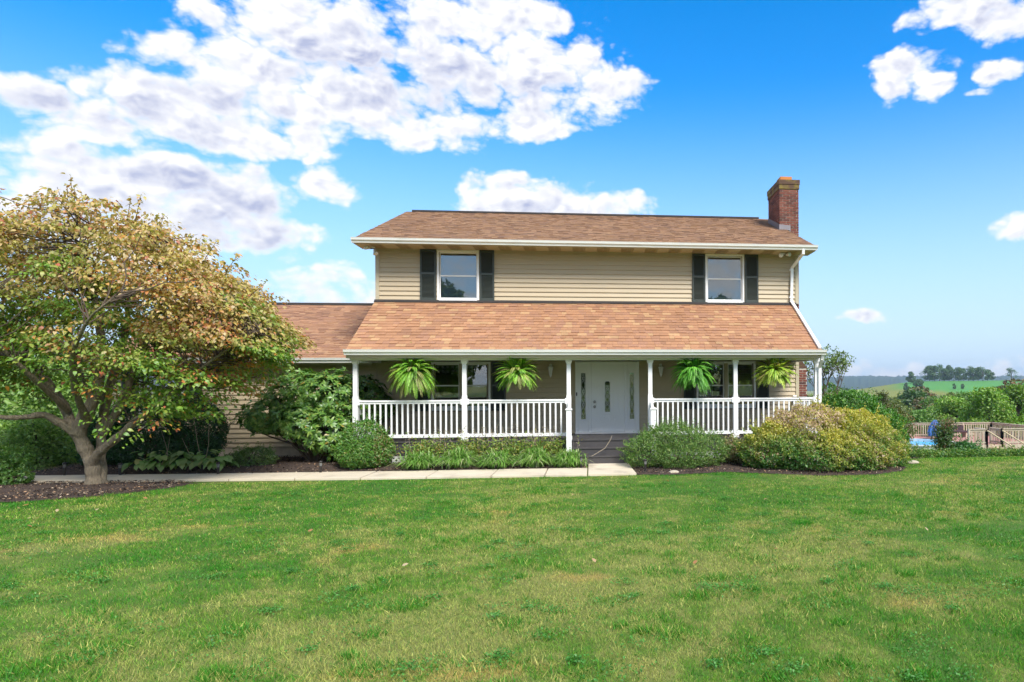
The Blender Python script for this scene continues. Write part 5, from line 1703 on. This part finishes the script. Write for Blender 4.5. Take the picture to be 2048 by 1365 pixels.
def fallen_leaves():
    r = np.random.default_rng(8)
    me = []
    for c in ((.50, .33, .18), (.42, .20, .08), (.55, .42, .26)):
        V, F, C = leaf_arrays(np.zeros((1, 3)), np.array([[1.0, 0, .1]]), np.array([[0, 0, 1.0]]), .065, .04, np.array([c]), .25, -.12)
        me.append(np_mesh('fallen_leaf', V, F, M['leaf'], C))
    spots = [(1.37, -11.0)] + [(r.uniform(-9.8, -3.0), r.uniform(-9.5, -4.6)) for _ in range(34)] + [(r.uniform(-3, 7), r.uniform(-12, -5)) for _ in range(9)]
    for i, (x, y) in enumerate(spots):
        o = link_obj('fallen_leaf', me[i % 3 if i else 1], None, (x, y, gz(x, y) + .045)); o.rotation_euler = (r.normal(0, .25), r.normal(0, .25), r.uniform(0, 6.28))
        tag(o, 'lone russet fallen leaf in the middle of the lawn' if i == 0 else 'curled tan leaf fallen on the lawn', 'leaf', 'leaves fallen on the lawn')


fallen_leaves()
# ------------------------------------------------------------------ pool and its deck, down the slope
def pool():
    w = thing('swimming_pool', 'above-ground swimming pool with bright blue water below the lawn', 'pool', (21.5, 24.0, gz(21.5, 24)))
    cx, cy, R = 20.9, 24.6, 2.75; zt = -1.96
    mb = MB(); n = 40
    ring = lambda rr, z: [(cx + rr * math.cos(2 * math.pi * i / n), cy + rr * math.sin(2 * math.pi * i / n), z) for i in range(n)]
    vs = ring(R, -3.2) + ring(R, zt) + ring(R + .1, zt) + ring(R + .1, zt + .05) + ring(R - .1, zt + .05) + ring(R - .1, -2.6)
    mb.add(vs, [(k * n + i, k * n + (i + 1) % n, (k + 1) * n + (i + 1) % n, (k + 1) * n + i) for k in range(5) for i in range(n)])
    mb.build('pool_wall', M['poolwall'], w)
    m = bpy.data.materials.new('pool_liner'); m.use_nodes = True
    p = m.node_tree.nodes['Principled BSDF']; p.inputs['Base Color'].default_value = (.02, .42, .80, 1); p.inputs['Roughness'].default_value = .5
    mb = MB(); mb.add(ring(R - .11, -2.08), [tuple(range(n))]); mb.build('water', water_material(), w)
    mb = MB()
    for a in (2.45, 2.6):
        x, y = cx + R * math.cos(a), cy + R * math.sin(a)
        mb.tube([(x, y, zt), (x, y, zt + .45), (x + .15, y - .05, zt + .6), (x + .4, y - .12, zt + .55), (x + .45, y - .13, zt + .1)], .03, 6)
    mb.build('ladder', M['poolwall'], w, smooth=True)


def water_material():
    m = bpy.data.materials.new('pool_water'); m.use_nodes = True
    k = NT(m.node_tree); p = m.node_tree.nodes['Principled BSDF']
    p.inputs['Base Color'].default_value = (.015, .40, .74, 1); p.inputs['Roughness'].default_value = .08; p.inputs['IOR'].default_value = 1.15
    geo = k.n('ShaderNodeNewGeometry'); b = k.n('ShaderNodeBump'); b.inputs['Strength'].default_value = .3
    k.put(b.inputs['Height'], k.noise(geo.outputs['Position'], 4, 2, .5)); k.put(p.inputs['Normal'], b.outputs[0])
    return m


pool()


def pool_deck():
    root = thing('pool_deck', 'weathered wooden pool deck with slatted railings and stairs', 'deck', (25, 24, gz(25, 24)))
    z = -1.93
    bd = {}
    y = 22.0
    mb = MB(); mb.box(23.4, 29.2, 22.0, 28.9, z - .05, z); mb.box(18.3, 23.4, 27.2, 28.9, z - .05, z)
    mb.build('deck_floor', M['pinkdeck'], root)
    mb = MB(); mb.box(23.35, 29.2, 21.95, 22.0, z - .34, z - .01); mb.box(23.35, 23.4, 22.0, 26, z - .34, z - .01); mb.build('skirt_beam', M['wood'], root)
    for x in (23.5, 25.2, 27.0, 29.0):
        for y in (22.1, 25, 28.7):
            mb = MB(); mb.box(x - .06, x + .06, y - .06, y + .06, gz(x, y) - .2, z - .05); mb.build('support_post', M['wood'], root)
    pk = MB(); pk.box(-.036, .036, -.012, .012, 0, 1.06, (1, 1, 1)); pk2 = MB(); pk2.box(-.036, .036, -.012, .012, 0, 1.06, (.72, .66, .6))
    pm = [pk.mesh('picket', M['wood']), pk2.mesh('picket', M['wood'])]
    def fence(a, b, down=.18, step=.17):
        part = group_of(root, 'railing')
        a = np.array(a, float); b = np.array(b, float); d = b - a; L = np.linalg.norm(d); d /= L
        t = MB(); t.bar((*a, z + .95), (*b, z + .95), .16, .04); t.bar((*a, z + .86), (*b, z + .86), .04, .10); t.bar((*a, z + .12), (*b, z + .12), .04, .09); t.build('rails', M['wood'], part)
        k = int(L / step)
        for i in range(k + 1):
            p = a + d * (i * L / k); o = link_obj('picket', pm[rnd.random() < .4], part, (p[0], p[1], z - down)); o.rotation_euler.z = math.atan2(d[1], d[0])
        nn = max(1, int(L / 1.9))
        for i in range(nn + 1):
            p = a + d * (i * L / nn); t = MB(); t.box(p[0] - .055, p[0] + .055, p[1] - .055, p[1] + .055, z - .2, z + .98); t.build('post', M['wood'], part)
    fence((18.3, 28.85), (29.15, 28.85)); fence((29.15, 28.85), (29.15, 22.05)); fence((23.45, 22.0), (24.6, 22.0)); fence((25.6, 22.0), (29.15, 22.0)); fence((18.3, 27.2), (18.3, 28.85))
    fence((25.6, 22.0), (25.6, 23.2)); fence((24.6, 22.0), (24.6, 23.2))
    # stairs running down towards the lawn, to the right
    st = group_of(root, 'stairs')
    x0, y0 = 24.6, 22.0
    for i in range(4):
        mb = MB(); mb.box(24.62 + .2 * i, 25.58 + .2 * i, 21.95 - .30 * (i + 1), 21.95 - .30 * i, z - .17 * (i + 1) - .04, z - .17 * (i + 1)); mb.build('tread', M['newwood'], st)
    for dx in (0, .98):
        mb = MB(); mb.bar((24.58 + dx, 21.9, z + .86), (25.35 + dx, 20.55, z - .02), .10, .06); mb.build('handrail', M['newwood'], st)
        mb = MB(); mb.box(25.30 + dx, 25.40 + dx, 20.52, 20.62, gz(25.3, 20.5) - .1, z + .0); mb.build('stair_post', M['newwood'], st)
    # white lattice beside the stairs
    la = group_of(root, 'lattice')
    for i in range(8):
        mb = MB(); x = 23.9 + i * .19; mb.box(x, x + .06, 21.30, 21.315, z - .95, z - .30 - .05 * i); mb.build('lattice_slat', M['lattice'], la)
    for i in range(4):
        mb = MB(); zz = z - .92 + i * .18; mb.box(23.85, 25.4 - .18 * i, 21.318, 21.33, zz, zz + .06); mb.build('lattice_slat', M['lattice'], la)
    # built-in bench
    bench = thing('deck_bench', 'dark cushioned bench with a scalloped back on the pool deck', 'bench', (25.0, 27.9, z))
    mb = MB(); mb.box(24.0, 26.6, 27.5, 28.1, z + .35, z + .46); mb.build('seat', M['maroon'], bench)
    pts = [(24.0, z + .46)]; 
    pr = [(24.0, z + .46), (26.6, z + .46)] + [(26.6 - 2.6 * i / 24, z + .80 + .035 * abs(math.sin(i * math.pi / 4))) for i in range(25)]
    mb = MB(); mb.prism_y(pr, 28.1, 28.2); mb.build('backrest', M['maroon'], bench)
    for x in (24.1, 25.3, 26.5):
        mb = MB(); mb.box(x - .04, x + .04, 27.55, 28.15, z, z + .35); mb.build('leg', M['wood'], bench)
    um = thing('patio_umbrella', 'folded blue patio umbrella behind the crape myrtle', 'umbrella', (23.7, 26.6, z))
    mb = MB(); mb.tube([(23.7, 26.6, z), (23.7, 26.6, z + 1.35)], .025, 6); mb.build('pole', M['poolwall'], um)
    mb = MB(); n = 18; vs = []; prof = [(.05, 1.32), (.22, 1.1), (.36, .75), (.42, .45), (.38, .2)]
    for rr, h in prof:
        for i in range(n):
            a = i * 2 * math.pi / n; q = rr * (1 + .18 * math.cos(i * math.pi)); vs.append((23.7 + q * math.cos(a), 26.6 + q * math.sin(a), z + h))
    mb.add(vs, [(k * n + i, k * n + (i + 1) % n, (k + 1) * n + (i + 1) % n, (k + 1) * n + i) for k in range(len(prof) - 1) for i in range(n)]); mb.build('canopy', M['bluecloth'], um)


pool_deck()


def crape(x, y, h, wd, label, seed, flower, lean=0):
    r = np.random.default_rng(seed); g = gz(x, y)
    root = thing('crape_myrtle', label, 'shrub', (x, y, g), 'crape myrtles by the pool')
    mb = MB(); P = []; F = []
    for i in range(16):
        a = r.uniform(0, 6.28); t = np.array((x + math.cos(a) * wd * r.uniform(.2, 1) + lean, y + math.sin(a) * wd * r.uniform(.2, 1), g + h * r.uniform(.7, 1.0)))
        b = np.array((x + r.normal(0, .06), y + r.normal(0, .06), g)); m = (b + t) / 2 + [0, 0, .1]
        mb.tube([b, m, t], (.02, .014, .006), 5)
        for q in r.uniform(.15, 1, 170): P.append((b * (1 - q) ** 2 + 2 * m * q * (1 - q) + t * q * q) + r.normal(0, .13, 3))
        for q in range(26): F.append(t + r.normal(0, .09, 3) + [0, 0, .06])
    mb.build('stems', M['twig'], root)
    P = np.array(P); n = len(P); F = np.array(F); m = len(F)
    cf = pick(r, m, [flower, tuple(.7 * c for c in flower)], (1, 1))
    leaf_object('foliage', [leaf_arrays(P, rand_dir(r, n) + [0, 0, .4], rand_dir(r, n), r.uniform(.07, .12, n), .05, pick(r, n, [(.05, .14, .025), (.09, .19, .035), (.14, .18, .05), (.20, .13, .06)], (4, 3, 2, 1)), simple=True),
                            leaf_arrays(F, rand_dir(r, m), rand_dir(r, m), r.uniform(.04, .07, m), .04, cf, simple=True)], M['leaf'], root)


crape(14.75, 9.0, 1.75, .55, 'dense crape myrtle standing in front of the blue umbrella', 201, (.30, .16, .08))
crape(13.5, 10.0, 1.9, .6, 'russet crape myrtle at the near end of the pool', 202, (.38, .16, .07), -.1)
shrub('rose_bush', 'green rose bush beside the crape myrtle with a few red flowers', 'bush', [(15.7, 9.1, -1.1, .62, .55, .52), (16.1, 9.1, -1.2, .45, .45, .4)], 7000, .075, [(.04, .16, .03), (.06, .22, .04), (.09, .22, .05), (.5, .05, .05)], (4, 4, 2, .05), 203)
shrub('rounded_shrub', 'rounded yellow-green shrub in front of the pool water', 'shrub', [(14.0, 8.6, -1.25, .6, .5, .40), (13.35, 8.4, -1.2, .55, .5, .40)], 7000, .075, [(.12, .22, .035), (.18, .26, .05), (.09, .16, .03), (.26, .24, .06)], (4, 3, 3, 1), 204)
shrub('deck_shrub', 'reddish shrub below the deck stairs lattice', 'shrub', [(18.3, 10.5, -1.5, .55, .5, .40), (18.9, 10.5, -1.55, .5, .5, .35)], 4500, .08, [(.16, .22, .05), (.28, .16, .06), (.22, .25, .07)], (3, 2, 2), 205)
shrub('deck_shrub', 'brown-tinged shrub at the foot of the deck stairs', 'shrub', [(20.2, 10.5, -1.55, .7, .5, .4)], 4000, .08, [(.22, .16, .08), (.16, .18, .06), (.30, .20, .10)], (3, 2, 2), 206)


def ground_cover():
    r = np.random.default_rng(207); n = 26000
    t = r.random(n); x = 12.6 + t * 12; y = 7.2 - .15 * (x - 13) + r.normal(0, .35, n)
    z = ground_z(x, y) + np.abs(r.normal(.10, .10, n)) + .05
    c = pick(r, n, [(.10, .24, .03), (.18, .28, .04), (.06, .18, .04), (.28, .30, .06)], (4, 4, 2, 1))
    P = np.stack([x, y, z], 1)
    o = leaf_object('ground_cover', [leaf_arrays(P, rand_dir(r, n) + [0, 0, .5], rand_dir(r, n) + [0, 0, .8], r.uniform(.06, .11, n), .05, c, simple=True)], M['leaf'])
    tag(o, 'strip of bright low ground cover along the lower edge of the lawn', 'ground cover', kind='stuff')


ground_cover()

# ------------------------------------------------------------------ trees of the valley
def tree_mesh(seed, pal, w, n=5000, leaf=.05, rx=.42, crown=(.28, 1.0), nb=18, airy=.0, layers=0):
    """a tree one unit tall: trunk and limbs, leaf clumps spread through a lumpy crown"""
    r = np.random.default_rng(seed)
    mb = MB(); mb.tube([(0, 0, -.05), (.01, 0, .15), (-.01, .01, .4), (.01, 0, .75)], (.028, .022, .016, .005), 7)
    c0, c1 = crown; cl = []
    while len(cl) < nb:
        z = r.uniform(c0, c1); q = (z - c0) / (c1 - c0); rr = rx * (math.sin(math.pi * min(.97, .18 + .8 * q)) ** .6)
        a = r.uniform(0, 6.28); d = rr * math.sqrt(r.random()) * .85
        cl.append((d * math.cos(a), d * math.sin(a), z - .04, r.uniform(.09, .17) * (rx / .42)))
    cl = np.array(cl)
    for c in cl:
        b = np.array((0, 0, max(.12, c[2] * .62))); mb.tube([b, (b + c[:3]) / 2 + [0, 0, -.015], c[:3]], (.010, .007, .003), 5, cap=False)
    tm = mb.mesh('trunk', M['twig'], True)
    k = r.integers(0, nb, n); u = rand_dir(r, n); rad = np.abs(1 - np.abs(r.normal(0, .25 + airy, n)))
    P = cl[k, :3] + u * cl[k, 3:4] * rad[:, None] * np.array([1.15, 1.15, .8])
    P[:, 2] = np.clip(P[:, 2], c0 * .8, 1.02)
    col = pick(r, n, pal, w) * (.8 + .4 * (k % 5) / 5)[:, None]
    L = leaf * r.uniform(.6, 1.4, n)
    V, F, C = leaf_arrays(P, unit(u + rand_dir(r, n) * .9), unit(u + rand_dir(r, n) * .6 + [0, 0, .4]), L, L * .7, col, .2, .2, True)
    return tm, np_mesh('crown', V, F, M['leaf'], C)


GREENS = dict(
    locust=([(.17, .34, .03), (.23, .38, .045), (.11, .25, .03), (.28, .34, .07)], (4, 4, 2, 1)),
    olive=([(.17, .23, .06), (.23, .27, .08), (.12, .17, .05)], (3, 2, 3)),
    dark=([(.09, .18, .06), (.13, .23, .075), (.065, .13, .05)], (3, 2, 3)),
    fresh=([(.15, .30, .055), (.21, .34, .075), (.11, .22, .05)], (3, 2, 2)),
    rust=([(.24, .14, .06), (.17, .14, .05), (.12, .14, .045)], (2, 3, 3)),
)
PROTO = {
    'locust': [tree_mesh(301 + i, *GREENS['locust'], n=9000, leaf=.034, rx=.50, crown=(.30, 1.0), nb=26, airy=.1) for i in range(3)],
    'olive': [tree_mesh(311 + i, *GREENS['olive'], n=4200, leaf=.055, rx=.46, crown=(.2, 1.0)) for i in range(2)],
    'dark': [tree_mesh(321 + i, *GREENS['dark'], n=3600, leaf=.06, rx=.42, crown=(.15, 1.0)) for i in range(2)],
    'fresh': [tree_mesh(331 + i, *GREENS['fresh'], n=4200, leaf=.055, rx=.50, crown=(.1, 1.0)) for i in range(2)],
    'rust': [tree_mesh(341, *GREENS['rust'], n=3600, leaf=.055, rx=.46, crown=(.2, 1.0))],
    'sparse': [tree_mesh(351, *GREENS['dark'], n=700, leaf=.055, rx=.42, crown=(.3, 1.0), nb=14, airy=.15)],
    'brush': [tree_mesh(361 + i, [(.22, .38, .07), (.30, .44, .10), (.15, .28, .06)], (3, 2, 2), n=7000, leaf=.05, rx=.75, crown=(.05, 1.0), nb=30) for i in range(2)],
}
NAMES = dict(locust='locust_tree', olive='olive_green_tree', dark='dark_tree', fresh='leafy_tree', rust='russet_tree', sparse='hilltop_tree', brush='wild_bush')
_cnt = {}


def plant(kind, x, y, h, label, group, wide=1.0, name=None, zoff=0.0):
    i = _cnt.get(kind, 0); _cnt[kind] = i + 1
    tm, cm = PROTO[kind][i % len(PROTO[kind])]
    root = thing(name or NAMES[kind], label, 'bush' if kind == 'brush' else 'tree', (x, y, gz(x, y) + zoff), group)
    root.rotation_euler.z = (i * 2.39996) % 6.283
    root.scale = (h * wide, h * wide, h)
    for nm, me in (('trunk', tm), ('crown', cm)):
        o = bpy.data.objects.new(nm, me); COL.objects.link(o); o.parent = root


G1, G2, G3, G4 = 'bright trees beyond the pool deck', 'woods in the valley', 'trees standing in the far field', 'grove on the hilltop'
for a in [
    ('locust', 32.8, 35.2, 5.7, 1.0, 'bright green locust tree standing right behind the middle of the pool deck', G1),
    ('locust', 36.8, 37.4, 6.1, 1.0, 'bright green locust tree behind the far corner of the deck', G1),
    ('locust', 34.7, 43.3, 5.8, .95, 'bright green locust tree behind the folded umbrella', G1),
    ('locust', 40.7, 39.6, 6.6, 1.0, 'bright green locust tree cut by the edge of the picture', G1),
    ('olive', 40.8, 68.3, 7.5, 1.0, 'olive green tree in the valley straight above the pool ladder', G2),
    ('olive', 32.5, 55.6, 6.4, 1.0, 'olive green tree low in the valley behind the viburnum', G2),
    ('fresh', 39.0, 58.0, 5.2, 1.2, 'pale green leafy tree right above the near end of the pool railing', G2),
    ('dark', 65.6, 117.4, 10.9, 1.0, 'dark bluish tree in the valley below the lone tree of the olive field', G2),
    ('dark', 79.6, 132.7, 11.9, 1.1, 'dark tree in the middle of the valley wood', G2),
    ('olive', 73.2, 113.5, 10.9, 1.0, 'olive tree in the valley below the hedge line of the far field', G2),
    ('olive', 42.4, 76.0, 8.2, 1.1, 'olive tree in the valley between the smoke bush and the airy young tree', G2),
    ('fresh', 52.0, 85.0, 8.6, 1.1, 'pale green tree in the valley left of the locusts', G2),
    ('dark', 60.0, 104.0, 10.4, 1.1, 'dark tree in the valley under the near end of the far field', G2),
    ('rust', 56.5, 92.0, 8.6, 1.0, 'russet tree low in the valley among the green ones', G2),
    ('rust', 85.7, 152.1, 13.4, 1.0, 'russet tree at the upper edge of the valley wood', G2),
    ('fresh', 65.9, 94.6, 9.5, 1.1, 'pale green tree behind the bright locusts', G2),
    ('olive', 49.8, 102.6, 9.9, 1.2, 'olive tree far down the valley, above the smoke bush', G2),
    ('dark', 50.5, 113.0, 10.1, 1.2, 'dark tree seen low between the porch corner and the smoke bush', G2),
    ('fresh', 15.6, 24.7, 5.0, .8, 'bright green tree just beyond the corner post of the porch', G2),
    ('fresh', 22.3, 38.2, 5.7, .9, 'leafy tree beyond the viburnum, near the porch corner', G2),
    ('rust', 110.8, 149.1, 15.0, 1.2, 'russet tree behind the bright locusts at the edge of the picture', G2),
    ('dark', 108.5, 162.4, 12.0, 1.2, 'dark tree farthest back behind the bright locusts', G2),
    ('dark', 251.4, 482.9, 9.2, 1.0, 'round dark tree in the far field, the lower of two below the hilltop grove', G3),
    ('dark', 281.4, 557.3, 9.9, 1.0, 'dark tree in the far field, the upper of two beside the hilltop grove', G3),
    ('dark', 118.2, 290.6, 19.0, .55, 'dark rounded tree standing in the near end of the far field', G3),
    ('dark', 275.5, 475.0, 4.2, .8, 'tiny dark tree on the far hedge line, below the middle of the grove', G3),
    ('dark', 281.0, 473.0, 4.4, .7, 'tiny pointed tree on the far hedge line, below the end of the grove', G3),
    ('dark', 243.0, 487.1, 6.1, .9, 'tiny dark tree alone in the olive field', G3),
    ('sparse', 382.9, 568.6, 12.1, 1.0, 'lone dark tree on the crest of the far hill', G3)]:
    kind, x, y, h, wide, label, grp = a
    plant(kind, x, y, h, label, grp, wide)
for kind, x, y, h in [('sparse', 315.5, 598.7, 11.8), ('dark', 320.6, 599.4, 15.0), ('dark', 311.9, 573.6, 12.6), ('sparse', 333.7, 605.7, 16.4), ('dark', 323.0, 577.2, 11.9), ('dark', 332.3, 585.6, 13.0), ('sparse', 336.0, 583.8, 10.8), ('dark', 331.6, 567.6, 12.7), ('dark', 352.9, 596.8, 10.7), ('sparse', 353.3, 589.2, 13.9), ('dark', 339.7, 558.0, 12.0), ('dark', 356.6, 578.6, 11.1), ('sparse', 345.5, 552.6, 12.7), ('dark', 360.3, 569.4, 10.3), ('dark', 374.4, 584.6, 7.0)]:
    plant(kind, x, y, h * 1.05, 'dark tree of the grove on the crest of the far hill', G4, .85, 'grove_tree')
G5 = 'wild bushes beyond the far end of the wing'
for i, (x, y, h, wd, lab) in enumerate([(-18.0, 6.1, 2.6, 1.3, 'wild green bush in the gap under the dogwood, farthest back'), (-13.4, 1.4, 1.9, 1.1, 'wild green bush beside the end of the wing'), (-12.5, -.3, 1.25, 1.0, 'low green bush next to the far end of the walkway'),
                                        (-15.9, 2.6, 2.0, 1.2, 'wild green bush under the dogwood, at the picture edge'), (-12.9, -2.6, .7, 1.0, 'small leafy bush at the end of the walkway'), (-27.4, 17.7, 6.5, .7, 'tall wild bush far behind the dogwood, at the picture edge'), (-28.6, 23.1, 6.5, .8, 'tall wild bush far behind the dogwood trunk'), (-20.9, 13.2, 3.8, 1.0, 'broad wild bush behind the wing')]):
    plant('brush', x, y, h, lab, G5, wd)


def branchy_tree(name, label, x, y, h, seed, spread, leaves=None, per=0, trunk_r=.14, gen=5, leaf=.09):
    """a tree drawn by forking: bare twigs, with leaves at the tips where there are any"""
    r = np.random.default_rng(seed); g = gz(x, y)
    root = thing(name, label, 'tree', (x, y, g)); mb = MB(); P = []
    def grow(p, d, L, rad, k):
        q = p + d * L * .5 + r.normal(0, .03 * L, 3); e = q + unit(d + r.normal(0, .12, 3) + [0, 0, .05]) * L * .5
        mb.tube([p, q, e], (rad, rad * .85, rad * .68), 7 if k > 3 else 4, cap=False)
        if k <= 2:
            for _ in range(per): P.append(e + r.normal(0, .13, 3) * L)
        if k == 0: return
        for _ in range(3 if k > 1 else 2):
            nd = unit(d + r.normal(0, spread, 3) + [0, 0, .12]); grow(e, nd, L * r.uniform(.62, .82), rad * .6, k - 1)
    grow(np.array((x, y, g - .1)), np.array((0, 0, 1.0)), h * .30, trunk_r, gen)
    mb.build('trunk', M['twig'], root)
    if leaves:
        P = np.array(P); n = len(P)
        leaf_object('crown', [leaf_arrays(P, rand_dir(r, n), rand_dir(r, n), leaf * r.uniform(.7, 1.3, n), leaf * .6, pick(r, n, *leaves), simple=True)], M['leaf'], root)


branchy_tree('autumn_tree', 'tree with orange leaves whose tips show above the main roof ridge', -7.0, 17.6, 12.4, 401, .34, ([(.35, .13, .05), (.20, .16, .05), (.42, .22, .07)], (3, 2, 2)), 2)
branchy_tree('bare_tree', 'bare tree whose thin twigs show above the main roof ridge', -5.0, 15.9, 10.6, 402, .26)
branchy_tree('bare_tree', 'bare tree whose twigs reach over the dogwood at the picture edge', -19.6, 6.1, 9.6, 403, .42)
branchy_tree('slender_tree', 'slender tree with sparse green leaves beside the house gable', 10.95, 12.5, 6.2, 404, .30, ([(.16, .26, .05), (.22, .30, .07), (.10, .16, .04)], (3, 2, 2)), 7, .07, 5, .10)

# trees across the road, mirrored in the porch windows
for x, y, h, lab in ((-14, -46, 11, 'roadside tree seen only as a reflection, the one mirrored in the upper window'), (-2, -52, 13, 'roadside tree seen only as a reflection, tallest and middle of three'), (13, -47, 10, 'roadside tree seen only as a reflection, mirrored in the window with blinds')):
    plant('olive', x, y, h, lab, 'trees behind the viewpoint', 1.0, 'roadside_tree')

# ------------------------------------------------------------------ air
def haze():
    mb = MB(); mb.box(-4600, 4600, -1500, 4700, -60, 95)
    m = bpy.data.materials.new('haze_air'); m.use_nodes = True
    t = m.node_tree; t.nodes.clear(); k = NT(t)
    o = k.n('ShaderNodeOutputMaterial'); v = k.n('ShaderNodeVolumePrincipled')
    v.inputs['Color'].default_value = (.62, .80, 1.0, 1); v.inputs['Density'].default_value = HAZE; v.inputs['Anisotropy'].default_value = .2
    t.links.new(v.outputs[0], o.inputs['Volume'])
    ob = mb.build('haze', m); tag(ob, 'thin blue summer haze over the valley', 'haze', kind='stuff')


HAZE = 0.00019
haze()
